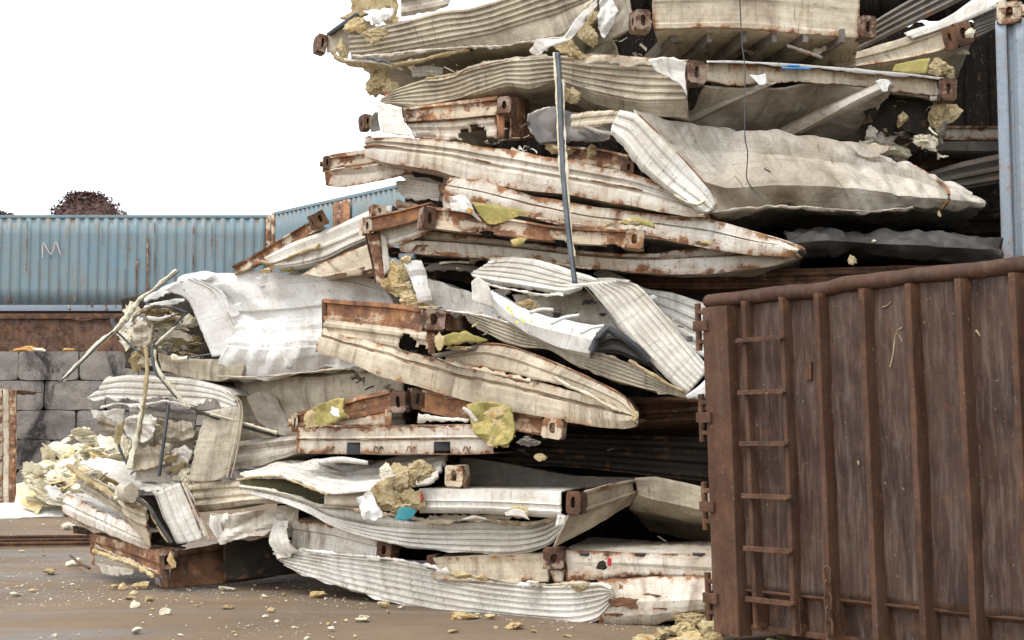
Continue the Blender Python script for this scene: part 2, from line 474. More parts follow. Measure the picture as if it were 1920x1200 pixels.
def lump_bm(c, sx, sy, sz, seed, sub=4, rough=.35, yaw=0., tilt=0.):
    """broken foam: a rough block cut by a few random planes, then roughened"""
    r = random.Random(seed)
    bm = bmesh.new(); bmesh.ops.create_icosphere(bm, subdivisions=sub, radius=1)
    planes = []
    for i in range(8):
        v = Vector((r.uniform(-1, 1), r.uniform(-1, 1), r.uniform(-1, 1))).normalized(); planes.append((v, r.uniform(.3, .75)))
    off = Vector((seed * 1.37, seed * .71, 0)); sub_ = sub
    m = Matrix.Rotation(yaw, 3, 'Z') @ Matrix.Rotation(tilt, 3, 'Y')
    for v in bm.verts:
        p = v.co.copy()
        for nrm, d in planes:
            k = p.dot(nrm)
            if k > d: p -= nrm * (k - d) * .97
        p *= 1 + rough * (.7 * noise.noise(p * 1.5 + off) + 1.0 * (abs(noise.noise(p * 3.0 + off)) - .2) + .9 * (abs(noise.noise(p * 6.5 + off)) - .2) + .4 * noise.noise(p * 15 + off))
        p = Vector((p.x * sx, p.y * sy, p.z * sz))
        v.co = m @ p + c
    return bm

def lump(name, parent, mat, c, sx, sy, sz, seed, **kw):
    return finish(lump_bm(c, sx * 1.05, sy * 1.05, sz * 1.1, seed, **kw), name, mat, parent, 22)

def GP(px, py, z=0.):
    """point at height z under picture position"""
    a, b = (px - 960) / F, -(py - 600) / F
    dy, dz = CP - b * SP, SP + b * CP
    k = (z - CH) / dz
    return Vector((a * k, dy * k, z))

# ------------------------------------------------------------------ sky, sun, camera
w = bpy.data.worlds.new('World'); SC.world = w; w.use_nodes = True
nt = w.node_tree; bg = nt.nodes['Background']
sky = nt.nodes.new('ShaderNodeTexSky'); sky.sky_type = 'NISHITA'; sky.sun_disc = False
SUN_EL, SUN_AZ = math.radians(60), math.radians(-138)      # azimuth from +Y, negative = left; behind the camera's left shoulder
sky.sun_elevation = SUN_EL; sky.sun_rotation = SUN_AZ
sky.air_density = 1.0; sky.dust_density = 1.5; sky.ozone_density = 1.0
hs = nt.nodes.new('ShaderNodeHueSaturation'); hs.inputs['Saturation'].default_value = .24    # a white overcast keeps little of the blue
nt.links.new(sky.outputs[0], hs.inputs['Color']); nt.links.new(hs.outputs[0], bg.inputs['Color'])
bg.inputs['Strength'].default_value = .15
sd = bpy.data.lights.new('sun', 'SUN'); sd.energy = .68; sd.angle = math.radians(22); sd.color = (1, .97, .92)
so = bpy.data.objects.new('sun', sd); COL.objects.link(so)
dirv = Vector((math.sin(SUN_AZ) * math.cos(SUN_EL), math.cos(SUN_AZ) * math.cos(SUN_EL), math.sin(SUN_EL)))
so.rotation_euler = dirv.to_track_quat('Z', 'Y').to_euler(); so.location = (-8, -6, 16)
cd = bpy.data.cameras.new('camera'); cam = bpy.data.objects.new('camera', cd); COL.objects.link(cam)
cd.sensor_width = 36; cd.lens = F / 1920 * 36; cd.clip_end = 3000; cd.clip_start = .05
cam.location = (0, 0, CH); cam.rotation_euler = (math.pi / 2 + PITCH, 0, 0); SC.camera = cam
SC.view_settings.view_transform = 'Standard'; SC.view_settings.look = 'None'; SC.view_settings.gamma = 1
SC.view_settings.exposure = 1.46
SC.cycles.max_bounces = 6; SC.cycles.diffuse_bounces = 4

# ------------------------------------------------------------------ ground
def ground_mat():
    k = NT('muddy_yard'); k.coords()
    a = k.mix(k.rng(k.noise(k.obj, .35, 5, .6), .4, .6), (.195, .138, .086), (.145, .106, .070))
    b = k.rng(k.noise(k.scale(k.obj, (.22, .9, 1)), 1., 5, .55, .8), .50, .66)
    a = k.mix(k.math('MULTIPLY', b, .75), a, (.165, .150, .130))
    tr = k.rng(k.noise(k.scale(k.obj, (.35, 3.4, 1)), 1., 6, .6, .4), .54, .7)
    a = k.mix(k.math('MULTIPLY', tr, .45), a, (.10, .072, .052))
    a = k.mix(k.math('MULTIPLY', k.rng(k.noise(k.obj, 14, 7, .75), .55, .75), .5), a, (.29, .225, .16))
    a = k.mix(k.math('MULTIPLY', k.rng(k.noise(k.obj, 45, 4, .7), .62, .72), .5), a, (.07, .05, .04))
    a = k.mix(.6, a, k.mix(k.noise(k.obj, 18, 9, .8), (.4, .38, .36), (1.55, 1.55, 1.55)), 'MULTIPLY')
    k.bump(k.math('ADD', k.noise(k.obj, 9, 9, .7), k.math('MULTIPLY', k.noise(k.obj, 60, 4, .7), .35)), .35, .02)
    k.b.inputs['Specular IOR Level'].default_value = .2
    return k.fin(a, k.rng(k.noise(k.scale(k.obj, (.22, .9, 1)), 1., 5, .55, .8), .45, .62, .85, .5))
bm = bmesh.new()
xs = [-400, -150, -60, -25] + [-12 + .5 * i for i in range(49)] + [25, 60, 150, 400]
ys = [-100, -20, -4, 2] + [5 + .5 * i for i in range(70)] + [46, 60, 100, 300, 900]
gv = [[bm.verts.new((x, y, 0 if not (5 < y < 39 and abs(x) < 12) else .02 * noise.noise(Vector((x * .5, y * .5, 0))) - .008)) for x in xs] for y in ys]
for j in range(len(ys) - 1):
    for i in range(len(xs) - 1): bm.faces.new((gv[j][i], gv[j][i + 1], gv[j + 1][i + 1], gv[j + 1][i]))
me = bpy.data.meshes.new('ground'); bm.to_mesh(me); bm.free()
me.materials.append(ground_mat())
for p in me.polygons: p.use_smooth = True
o = bpy.data.objects.new('ground', me); COL.objects.link(o); tag(o, 'brown muddy yard ground strewn with foam crumbs', 'ground', kind='structure')

# ------------------------------------------------------------------ far side of the yard
def far_container(name, label, a, b, z0, z1, n, depth=2.4, streaks=(), mark=None, cornermat='rust'):
    """corrugated container from plan point a to b (left to right), between heights z0 and z1"""
    t = thing(name, label, 'shipping container', Vector(((a.x + b.x) / 2, (a.y + b.y) / 2, z0)))
    u = (b - a).normalized(); inn = Vector((-u.y, u.x, 0))
    if inn.y < 0: inn = -inn
    def D(s, d, z): return Vector((a.x, a.y, 0)) + u * s + inn * d + Vector((0, 0, z))
    L = (b - a).length; rl = .16
    sheet('side_wall', t, 'blue', 0, [[D(.12, .03, z1 - rl * .5), D(L - .12, .03, z1 - rl * .5)], [D(.12, .03, z0 + rl), D(L - .12, .03, z0 + rl)]],
          world=True, ucorr=(n, .032), crum=.0, res=.4, thick=.01)
    for nm, zz, h in (('top_rail', z1 - rl * .25, rl * .25), ('bottom_rail', z0 + rl * .5, rl * .5)):
        bm = bmesh.new(); bm_box(bm, D(L / 2, .05, zz), u * (L / 2 - .12), inn * .06, Vector((0, 0, h)), .01)
        finish(bm, nm, 'blue' if nm == 'top_rail' else 'bluegrey', t)
    for s in (.06, L - .06):
        bm = bmesh.new(); bm_box(bm, D(s, .07, (z0 + z1) / 2), u * .06, inn * .09, Vector((0, 0, (z1 - z0) / 2)), .012); finish(bm, 'corner_post', cornermat, t)
    bm = bmesh.new(); bm_box(bm, D(L / 2, .2 + depth / 2, (z0 + z1) / 2), u * (L / 2 - .13), inn * (depth / 2), Vector((0, 0, (z1 - z0) / 2 - .03)), .01)
    finish(bm, 'body', 'blue', t)
    r = random.Random(n)
    for (px, wd, ya, yb) in streaks:
        s = px * L; zz0, zz1 = z0 + ya * (z1 - z0), z0 + yb * (z1 - z0)
        pts0 = [D(s, -.032, zz0 + (zz1 - zz0) * i / 6) + u * (wd * r.uniform(-.12, .12)) for i in range(7)]
        pts1 = [p + u * wd * r.uniform(.6, 1.1) for p in pts0]
        sheet('rust_streak', t, 'rustier', 0, [pts1, pts0], world=True, crum=0, res=.15, thick=.004, rag=(.3, .5, .06, .06), seed=int(px * 100))
    return t, D, L

Zc = 40.
pa, pb = P(-350, 500, Zc), P(506, 500, Zc)
zt, zb = P(300, 403, Zc).z, P(300, 583, Zc).z
f0, D, L = far_container('blue_container', 'faded blue corrugated container with a pink chalked M, atop the rusty steel wall', pa, pb, zb, zt, 46,
    streaks=[(k, wd, ya, yb) for k, wd, ya, yb in ((.705, .1, .0, .62), (.728, .13, .05, .85), (.745, .07, .02, .98), (.682, .06, .0, .5), (.625, .05, 0, .33), (.54, .07, .02, .4), (.575, .05, .0, .22), (.66, .09, .0, .18), (.76, .06, .05, .4), (.64, .13, .0, .12), (.43, .05, 0, .26), (.47, .06, .1, .2), (.6, .05, .0, .14), (.79, .05, .0, .1), (.52, .05, .5, .62), (.37, .04, 0, .3), (.715, .09, 0, .3), (.735, .07, .0, .2), (.44, .07, .02, .12), (.40, .06, .3, .9), (.465, .05, .35, .96), (.5, .05, .1, .18), (.56, .1, .0, .1), (.61, .1, 0, .12), (.63, .06, .6, .95), (.69, .05, .5, .99), (.83, .05, .3, .96), (.87, .05, .5, .97), (.91, .04, .4, .6))])
# chalk letter
def chalk(px, py): q = P(px, py, Zc); return D((q.x - pa.x), -.06, q.z)
bm_pts = [(81, 483), (82, 455), (97, 478), (106, 454), (115, 478)]
mk = tube('chalk_mark', f0, plainmat('pink_chalk', (.55, .42, .38), (.62, .52, .47), .9), [chalk(*p) for p in bm_pts], .014, 5, n=24)

b2, e2 = P(510, 403, Zc - .3), P(742, 350, 35.4)
dv = (e2 - b2); dv.z = 0; e3 = b2 + dv * 1.7
f1, D2, L2 = far_container('blue_container', 'blue corrugated container with one rust-brown panel, set at an angle behind the scrap', Vector((b2.x, b2.y, 0)), Vector((e3.x, e3.y, 0)), zb + .05, zt + .02, 44)
s0 = (P(630, 400, 37.7).x - b2.x) / dv.normalized().x
sheet('replaced_panel', f1, 'rustier', 0, [[D2(s0, -.05, zt - .1), D2(s0 + .75, -.05, zt - .1)], [D2(s0, -.05, zb + .2), D2(s0 + .75, -.05, zb + .2)]], world=True, ucorr=(2, .05), crum=0, res=.4)

# rusty steel wall under it
pa, pb = P(-350, 620, 39.2), P(560, 620, 39.2)
z1, z0 = P(100, 589, 39.2).z, 0.
t = thing('rusty_steel_wall', 'long rusty red-brown steel wall between the blue container and the concrete blocks', 'steel wall', Vector((-8, 39.4, 0)))
sheet('wall_plate', t, 'rustwall' if 'rustwall' in M else 'rustier', 0, [[Vector((pa.x, 39.2, z1 - .12)), Vector((pb.x, 39.2, z1 - .12))], [Vector((pa.x, 39.2, .1)), Vector((pb.x, 39.2, .1))]], world=True, crum=.05, res=.35, ft=(2.2, 0))
bm = bmesh.new(); bm_box(bm, Vector(((pa.x + pb.x) / 2, 39.18, z1 - .06)), Vector(((pb.x - pa.x) / 2, 0, 0)), Vector((0, .07, 0)), Vector((0, 0, .07)), .01); finish(bm, 'cap_rail', 'rustdark', t)

# concrete block wall
def block_mat():
    k = NT('weathered_concrete'); k.coords()
    a = k.mix(k.rng(k.noise(k.obj, .8, 6, .7), .38, .62), (.36, .32, .28), (.20, .175, .155))
    a = k.mix(k.rng(k.noise(k.scale(k.obj, (.8, .8, .45)), 1., 8, .72, .6), .50, .60), a, (.035, .031, .03))
    a = k.mix(k.math('MULTIPLY', k.rng(k.noise(k.obj, 4, 8, .78), .5, .66), .7), a, (.30, .265, .23))
    a = k.mix(.7, a, k.mix(k.noise(k.obj, 11, 9, .8), (.3, .28, .27), (1.6, 1.6, 1.6)), 'MULTIPLY')
    k.bump(k.noise(k.obj, 4, 10, .8), 1., .12)
    return k.fin(a, .92)
M['block'] = block_mat()
bm = bmesh.new(); Zw = 37.
ztop = P(100, 658, Zw).z; rows = 5; hh = ztop / rows; bw = 1.48
for r in range(rows):
    x = P(-300, 700, Zw).x + (r % 2) * bw * .5
    while x < P(640, 700, Zw).x:
        n0 = len(bm.verts)
        wv = bw * rnd.uniform(.96, 1.04)
        q = bmesh.new(); bm_box(q, Vector((0, 0, 0)), Vector((wv / 2 - .006, 0, 0)), Vector((0, .42, 0)), Vector((0, 0, hh / 2 - .004)), 0)
        bmesh.ops.subdivide_edges(q, edges=q.edges, cuts=7, use_grid_fill=True)
        c = Vector((x + wv / 2, Zw + .42 + rnd.uniform(-.05, .05), (r + .5) * hh))
        for v in q.verts:
            p = v.co
            k = min(1, max(abs(p.x) / (wv / 2), 0)); kz = abs(p.z) / (hh / 2)
            rd = max(0, (k ** 14) + (kz ** 14) - .6) * .05
            v.co = p * (1 - rd) + c + Vector((0, 1, 0)) * (.07 * noise.noise((p + c) * 1.5) + .04 * noise.noise((p + c) * 5)) + Vector((0, 0, .015 * noise.noise((p + c) * 3)))
        tmp = bpy.data.meshes.new('tmp'); q.to_mesh(tmp); q.free(); bm.from_mesh(tmp); bpy.data.meshes.remove(tmp)
        x += wv
tag(finish(bm, 'block_wall', 'block', None, 50), 'weathered grey wall of big concrete blocks with black stains', 'wall')
for px, py, s, mt, lb in ((48, 652, .26, 'orange', 'larger orange-yellow foam chunk on top of the block wall'), (127, 654, .12, 'orange', 'small orange foam chunk on top of the block wall'), (75, 653, .13, 'palefoam', 'pale crumb on the block wall beside the larger orange chunk')):
    c = P(px, py, Zw + .25); c.z = ztop + s * .25
    tag(lump('foam_chunk', None, mt, c, s * 1.35, s * .7, s * .45, int(px)), lb, 'foam chunk')

# scrap heaps beyond
def heap(px, py, Z, slope, R, label, seed):
    top = P(px, py, Z); bm = bmesh.new(); r = random.Random(seed); N, K = 90, 70
    prev = None
    for j in range(K):
        rr = R * (j / (K - 1)) ** 1.6; ring = []
        for i in range(N):
            th = 2 * math.pi * i / N
            q = Vector((rr * math.cos(th), rr * math.sin(th), 0)); qq = q + Vector((seed * 9, 0, 0))
            z = top.z - slope * (max(0, rr - .45 - .15 * math.cos(th * 2)) * (1.15 + .2 * math.cos(th - 2.6)) + .1 * rr) + .12 * noise.noise(qq * .6) + .2 * noise.noise(qq * 1.7) + .14 * noise.noise(qq * 5)
            ring.append(bm.verts.new((top.x + q.x, top.y + q.y, max(-.2, z))))
        if prev:
            for i in range(N): bm.faces.new((prev[i], prev[(i + 1) % N], ring[(i + 1) % N], ring[i]))
        prev = ring
    base = [v.co.copy() for v in bm.verts if (Vector((v.co.x - top.x, v.co.y - top.y, 0))).length < 4]
    for i in range(6000):
        c = r.choice(base) + Vector((r.uniform(-.25, .25), r.uniform(-.25, .25), r.uniform(-.02, .12)))
        l = r.uniform(.03, .10)
        d = Vector((r.uniform(-1, 1), r.uniform(-1, 1), r.uniform(-.8, 1))).normalized(); e = d.orthogonal().normalized()
        vs = [bm.verts.new(c + d * l * a + e * l * b * .45) for a, b in ((-1, -1), (1, -.6), (.8, 1), (-.7, .7))]
        bm.faces.new(vs)
    o = finish(bm, 'scrap_heap', 'shred', None, 0)
    return tag(o, label, 'scrap heap', kind='stuff')
M['shred'] = plainmat('shredded_scrap', (.045, .024, .019), (.125, .064, .048), .8, .2, 5, .6)
heap(163, 370, 58, .78, 15, 'dark brown heap of shredded scrap peaking above the blue container', 3)
heap(-14, 405, 57, .6, 12, 'low brown heap of shredded scrap at the left edge above the blue container', 8)

# ------------------------------------------------------------------ left edge of the yard
t = thing('rusty_panel_stack', 'orange rusted container end with pale post at the left edge before the block wall', 'container', GP(-20, 936))
Zl = 33.5
for i, (xa, xb, m_) in enumerate(((-130, 4, 'rust'), (6, 17, 'cream'), (18, 30, 'rustier'))):
    sheet('end_wall' if i == 0 else 'corner_post', t, m_, Zl, [[(xa, 731), (xb, 731)], [(xa, 947), (xb, 947)]], prof=FLAT, ft=(1.6, 0), crum=.012, res=.1, ucorr=(8, .04) if i == 0 else None)
sheet('side_wall', t, 'rust', Zl, [[(30, 731, 0), (30.2, 733, 2.2)], [(30, 947, 0), (30.2, 940, 2.2)]], crum=.01, res=.1)
o = sheet('flat_panel', None, 'clean', 0, [[GP(-90, 943, .16), GP(128, 944, .16)], [GP(-90, 951, .17), GP(130, 949, .17)], [GP(-90, 975, .0), GP(130, 968, .0)]], world=True, crum=.03, res=.08, rag=(.1, .2, 0, 0))
tag(o, 'flat white sandwich panel lying on the ground at the left edge', 'panel')
o = sheet('crumpled_sheet', None, 'clean', 28., [[(74, 893), (95, 908), (140, 915)], [(78, 920), (100, 935), (140, 928)], [(88, 940), (112, 944), (146, 938)]], crum=.08, res=.06, rag=(.2, .2, .2, .1), seed=4)
tag(o, 'crumpled bluish white sheet at the foot of the pale foam heap', 'metal sheet')
for i, (ya, yb, xa, xb, h) in enumerate(((1013, 1007, -420, 178, .02), (1019, 1013, -420, 174, .015), (1028, 1020, -420, 180, .02))):
    a, b = GP(xa, ya + 4), GP(xb, yb + 4)
    u = (b - a).normalized(); nn = Vector((-u.y, u.x, 0))
    bm = bmesh.new(); c = (a + b) / 2
    bm_box(bm, c + Vector((0, 0, .012)), u * (b - a).length / 2, nn * .035, Vector((0, 0, .008)), .004)
    bm_box(bm, c + Vector((0, 0, h * .6 + .02)), u * (b - a).length / 2, nn * .012, Vector((0, 0, h * .6)), .003)
    bm_box(bm, c + Vector((0, 0, h * 1.2 + .028)), u * (b - a).length / 2, nn * .03, Vector((0, 0, .012)), .004)
    tag(finish(bm, 'steel_rail', 'rustdark'), ('rearmost', 'middle', 'nearest')[i] + ' of three rusty steel rails lying on the ground at left', 'steel rail', 'rails on the ground')

# ------------------------------------------------------------------ container at the right edge
Zr = 12.6
t = thing('blue_container', 'pale blue-grey container standing upright at the right edge, rusty corner on top', 'shipping container', Vector((P(1880, 800, Zr).x + 1, Zr, 0)))
xl = P(1873, 300, Zr).x; zt2 = P(1880, 12, Zr).z; xr = xl + 2.44
def B(n_, m_, x0, x1, y0, y1, z0, z1, bev=.012):
    bm = bmesh.new(); bm_box(bm, Vector(((x0 + x1) / 2, (y0 + y1) / 2, (z0 + z1) / 2)), Vector(((x1 - x0) / 2, 0, 0)), Vector((0, (y1 - y0) / 2, 0)), Vector((0, 0, (z1 - z0) / 2)), bev)
    return finish(bm, n_, m_, t)
CR = Matrix.Translation(Vector((xl, Zr, 0))) @ Matrix.Rotation(math.radians(-23), 4, 'Z') @ Matrix.Translation(Vector((-xl, -Zr, 0)))
n_before = set(bpy.data.meshes.keys())
sheet('corner_post', t, 'rustbluegrey' if 'rustbluegrey' in M else 'bluegrey', 0, [[Vector((xl + i * .0, Zr, zt2 - .13)), Vector((xl + .045, Zr, zt2 - .13)), Vector((xl + .09, Zr, zt2 - .13))], [Vector((xl, Zr, .1)), Vector((xl + .045, Zr, .1)), Vector((xl + .09, Zr, .1))]], world=True, crum=.004, thick=.01, res=.03)
B('corner_post', 'rust', xr - .1, xr, Zr, Zr + .12, .1, zt2 - .13)
sheet('end_wall', t, 'bluegrey', 0, [[Vector((xl + .092, Zr + .06, zt2 - .12)), Vector((xr - .1, Zr + .06, zt2 - .12))], [Vector((xl + .092, Zr + .06, .15)), Vector((xr - .1, Zr + .06, .15))]], world=True, ucorr=(11, .05), crum=0, res=.2)
B('top_rail', 'rust', xl + .19, xr - .18, Zr + .01, Zr + .12, zt2 - .10, zt2 - .005)
B('bottom_rail', 'rust', xl + .1, xr - .1, Zr + .01, Zr + .14, 0, .15)
B('side_wall', 'bluegrey', xl + .01, xl + .05, Zr + .05, Zr + 6, .1, zt2 - .02)
B('roof', 'bluegrey', xl + .06, xr - .01, Zr + .13, Zr + 6, zt2 - .06, zt2 - .02)
casting(t, 1892, 25, Zr - .02, 44, 42, 0, 0, .17, 'rust')
# the whole container stands turned a little to the left
TM = Matrix.Translation(-t.location) @ CR @ Matrix.Translation(t.location)
for k_ in list(bpy.data.meshes):
    if k_.name not in n_before: k_.transform(TM)

# ------------------------------------------------------------------ roll-off dumpster
def dump_mat(name, c1, c2, c3, hi, streak=1.):
    k = NT(name); k.coords()
    a = k.mix(k.rng(k.noise(k.scale(k.uv, (1.6, .5, 1)), 1., 6, .65, .4), .38, .62), c1, c2)
    a = k.mix(k.math('MULTIPLY', k.rng(k.noise(k.obj, 1.6, 5, .6), .5, .66), .8), a, c3)
    st = k.rng(k.noise(k.scale(k.uv, (22, 2.2, 1)), 1., 6, .7), .46, .70)
    a = k.mix(k.math('MULTIPLY', st, .45 * streak), a, (.20, .152, .122))
    st = k.rng(k.noise(k.scale(k.uv, (9, .8, 1)), 1., 5, .6), .55, .72)
    a = k.mix(k.math('MULTIPLY', st, .55), a, tuple(x * .35 for x in c1))
    a = k.mix(.7, a, k.mix(k.noise(k.scale(k.uv, (40, 9, 1)), 1., 8, .8), (.3, .28, .26), (1.65, 1.65, 1.65)), 'MULTIPLY')
    e = k.rng(k.noise(k.obj, 7, 8, .72), .60, .68)
    a = k.mix(k.math('MULTIPLY', e, .6), a, hi)
    a = k.mix(k.math('MULTIPLY', k.rng(k.noise(k.obj, 30, 5, .7), .645, .70), .6), a, (.30, .24, .18))
    k.b.inputs['Specular IOR Level'].default_value = .18
    pn = k.rng(k.n('ShaderNodeNewGeometry').outputs['Pointiness'], .53, .60)
    a = k.mix(k.math('MULTIPLY', pn, k.rng(k.noise(k.obj, 6, 7, .7), .45, .68)), a, (.20, .098, .048))
    k.bump(k.noise(k.obj, 16, 9, .75), .6, .012)
    return k.fin(a, k.rng(k.noise(k.obj, 3, 5), .3, .7, .5, .75))
M['dump'] = dump_mat('maroon_paint', (.044, .0225, .0155), (.082, .054, .041), (.030, .0175, .0155), (.11, .045, .021))
M['dumprib'] = dump_mat('brown_rib_paint', (.066, .031, .018), (.078, .041, .026), (.044, .024, .017), (.14, .06, .026), .4)
Zd = 10.4
O = P(1354, 1190, Zd); O.z = 0
EX = Vector((.61, -.79, 0)).normalized(); EY = Vector((.79, .61, 0)).normalized(); EZ = Vector((0, 0, 1)); LEAN = .036
def DD(t_, n_, z): return O + EX * t_ + EY * (n_ - LEAN * (z - .3)) + EZ * z
def t_at(px, z, n_=0.):
    a, b = 0., 3.2
    for _ in range(40):
        m_ = (a + b) / 2; q = DD(m_, n_, z); d = q - Vector((0, 0, CH))
        yc = d.y * CP + d.z * SP; x_ = 960 + F * d.x / yc
        if x_ < px: a = m_
        else: b = m_
    return a
dz_ = P(1335, 566, Zd).z
LD, WD = 6.0, 2.35
dm = thing('dumpster', 'rusty brown roll-off dumpster with vertical ribs and a ladder on its side', 'dumpster', O.copy())
up_ = (EZ - EY * LEAN).normalized()
SEAM = .36
sheet('side_wall', dm, 'dump', 0, [[DD(i * LD / 12, 0, dz_) for i in range(13)], [DD(i * LD / 12, 0, SEAM) for i in range(13)]], world=True, crum=.016, freq=.9, res=.05, thick=.006)
# under the seam: sloped skirt, bottom rail, gussets
sheet('skirt', dm, 'dumprib', 0, [[DD(.1, .0, SEAM - .002), DD(LD, .0, SEAM - .002)], [DD(.1, .30, .13), DD(LD, .30, .13)]], world=True, crum=.006, res=.08, thick=.006)
def dbox(bm, t0, t1, n0, n1, z0, z1, bev=.008):
    c = (DD(t0, n0, z0) + DD(t1, n1, z1)) / 2
    bm_box(bm, c, EX * (t1 - t0) / 2, EY * abs(n1 - n0) / 2, (EZ - EY * LEAN) * (z1 - z0) / 2, bev)
bm = bmesh.new(); dbox(bm, .16, LD, .02, .10, .085, .125); dbox(bm, .16, LD, -.012, .05, SEAM - .012, SEAM + .004, .003); finish(bm, 'bottom_rail', 'dumprib', dm)
bm = bmesh.new(); dbox(bm, 0, LD, .05, .12, .09, dz_ - .1); dbox(bm, 0, LD, WD - .05, WD, .1, dz_); dbox(bm, LD - .06, LD, .13, WD - .06, .1, dz_)
dbox(bm, .06, LD - .07, .13, WD - .06, .12, .18); finish(bm, 'body', 'dump', dm)
bm = bmesh.new(); dbox(bm, .0, .06, .06, WD - .02, .1, dz_ - .03); finish(bm, 'rear_door', 'dump', dm)
bm = bmesh.new(); dbox(bm, .35, .62, .25, .5, .0, .2); dbox(bm, .3, .36, .2, .55, .05, .22); dbox(bm, .61, .67, .2, .55, .05, .22); finish(bm, 'roller', 'rustdark', dm)
bm = bmesh.new(); dbox(bm, .7, LD, .45, .55, .02, .2); dbox(bm, .7, LD, WD - .55, WD - .45, .02, .2); finish(bm, 'runner', 'rustdark', dm)
# corner post
tw = t_at(1374, 1.2, -.085)
def rib(t0, t1, z0, z1, prot, mat_, sk, nm='rib', seed=0):
    """pressed channel: flat front, two splayed flanges"""
    sp = .012; bm = bmesh.new(); nz = 26; rows_ = []
    for i in range(nz + 1):
        z = z0 + (z1 - z0) * i / nz
        j = .003 * noise.noise(Vector((z * 2.6, seed * 3.1, 0))); jj = .005 * noise.noise(Vector((z * 3.1, seed * 5.3, 4)))
        rows_.append([bm.verts.new(DD(t_, n_ + (jj if n_ < -.001 else 0), z) + EX * j) for t_, n_ in ((t0 - sp, .03), (t0 - sp, 0), (t0, -prot), (t0 + .006, -prot - .004), (t1 - .006, -prot - .004), (t1, -prot), (t1 + sp, 0), (t1 + sp, .03))])
    for a, b in zip(rows_, rows_[1:]):
        for k in range(7): bm.faces.new((a[k], a[k + 1], b[k + 1], b[k]))
    bm.faces.new(rows_[0]); bm.faces.new(rows_[-1])
    return finish(bm, nm, mat_, dm, 25)
rib(.0, tw, .05, dz_ - .05, .085, 'dumprib', 0, 'corner_post', 9)
ribs = [t_at(x, 1.35, -.08) for x in (1396, 1467, 1537, 1622, 1710, 1804, 1906)]
while ribs[-1] < LD - .4: ribs.append(ribs[-1] + .42)
for i, tt in enumerate(ribs):
    wd = .042 if i > 1 else .036
    rib(tt, tt + wd, .10 if i != 0 else .12, dz_ - .03, .085 if i > 1 else .065, 'dumprib', 0, 'rib', i)
for i, tt in enumerate(ribs[1:]):
    bm = bmesh.new()
    v = [DD(tt + .0, -.03, SEAM - .01), DD(tt + .0, .31, .14), DD(tt, -.03, .11)]
    a = [bm.verts.new(p) for p in v]; b = [bm.verts.new(p + EX * .05) for p in v]
    bm.faces.new(a); bm.faces.new(b)
    for k in range(3): bm.faces.new((a[k], a[(k + 1) % 3], b[(k + 1) % 3], b[k]))
    finish(bm, 'gusset', 'dumprib', dm)
# ladder rungs
for py in (641, 737, 831, 927, 1024, 1118):
    z = P(1425, py, Zd - .18).z; bm = bmesh.new()
    dbox(bm, ribs[0] - .03, ribs[1] + .06, -.10, -.072, z - .012, z + .012, .004)
    dbox(bm, ribs[0] - .02, ribs[1] + .05, -.115, -.103, z - .02, z - .006, .003)
    finish(bm, 'ladder_rung', 'dumprib', dm)
# top tube, slightly buckled
pts = [DD(-.01 + LD * i / 30, .0, dz_ + (.018 if i > 5.6 else 0) + .012 * noise.noise(Vector((i * .5, 2, 0)))) for i in range(31)]
tr_ = tube('top_rail', dm, 'dumprib2' if 'dumprib2' in M else 'dumprib', pts, .05, 18, .05, seed=2)
bm = bmesh.new(); bmesh.ops.create_uvsphere(bm, u_segments=14, v_segments=8, radius=.05, matrix=Matrix.Translation(pts[0])); finish(bm, 'rail_end', 'dumprib', tr_)
# hinges with pins on the far-left corner
for py in (613, 783, 949, 1120):
    z = P(1330, py, Zd).z; bm = bmesh.new()
    dbox(bm, -.075, .06, -.112, -.090, z - .035, z + .035, .004); hg = finish(bm, 'hinge_strap', 'dumprib', dm)
    c = DD(-.10, -.03, z)
    tube('hinge_pin', hg, 'rustdark', [c - up_ * .165, c - up_ * .06, c + up_ * .06, c + up_ * .165], .022, 10)
    bm = bmesh.new(); dbox(bm, -.095, -.0, -.05, .0, z - .12, z - .09); finish(bm, 'hinge_bracket', 'rustdark', hg); bm = bmesh.new(); dbox(bm, -.095, -.0, -.05, .0, z + .09, z + .12); finish(bm, 'hinge_bracket', 'rustdark', hg)
bm = bmesh.new(); tq = t_at(1520, .9, -.02); z = P(1530, 700, 10.).z
dbox(bm, tq, tq + .05, -.02, .0, z - .06, z + .06); finish(bm, 'lug', 'dumprib', dm)
# chain of links hanging on the third rib
def link_bm(c, ax, side, l=.052, wdt=.026, r=.008):
    pts_ = []
    for k in range(20):
        th = 2 * math.pi * k / 20; x_, y_ = math.cos(th), math.sin(th)
        pts_.append(c + ax * (y_ * wdt + math.copysign(l - wdt, y_) if abs(y_) > .02 else 0) + side * (x_ * wdt))
    return pts_
zc = P(1553, 1062, 9.8).z; tc_ = t_at(1551, .5, -.12)
bm = bmesh.new()
for i in range(6):
    c = DD(tc_, -.12, zc - .03 - i * .082)
    sd_ = EX if i % 2 == 0 else EY
    pts_ = link_bm(c, Vector((0, 0, 1)), sd_, .052, .025)
    for k in range(20):
        a, b, d_ = pts_[k - 1], pts_[k], pts_[(k + 1) % 20]
        pass
    rings = []
    for k in range(20):
        tg = (pts_[(k + 1) % 20] - pts_[k - 1]).normalized(); nn = sd_.cross(Vector((0, 0, 1))).normalized(); ee = tg.cross(nn).normalized()
        rings.append([bm.verts.new(pts_[k] + nn * math.cos(q) * .0085 + ee * math.sin(q) * .0085) for q in [2 * math.pi * h / 6 for h in range(6)]])
    for k in range(20):
        A_, B_ = rings[k], rings[(k + 1) % 20]
        for h in range(6): bm.faces.new((A_[h], A_[(h + 1) % 6], B_[(h + 1) % 6], B_[h]))
finish(bm, 'chain', 'rustdark', dm)
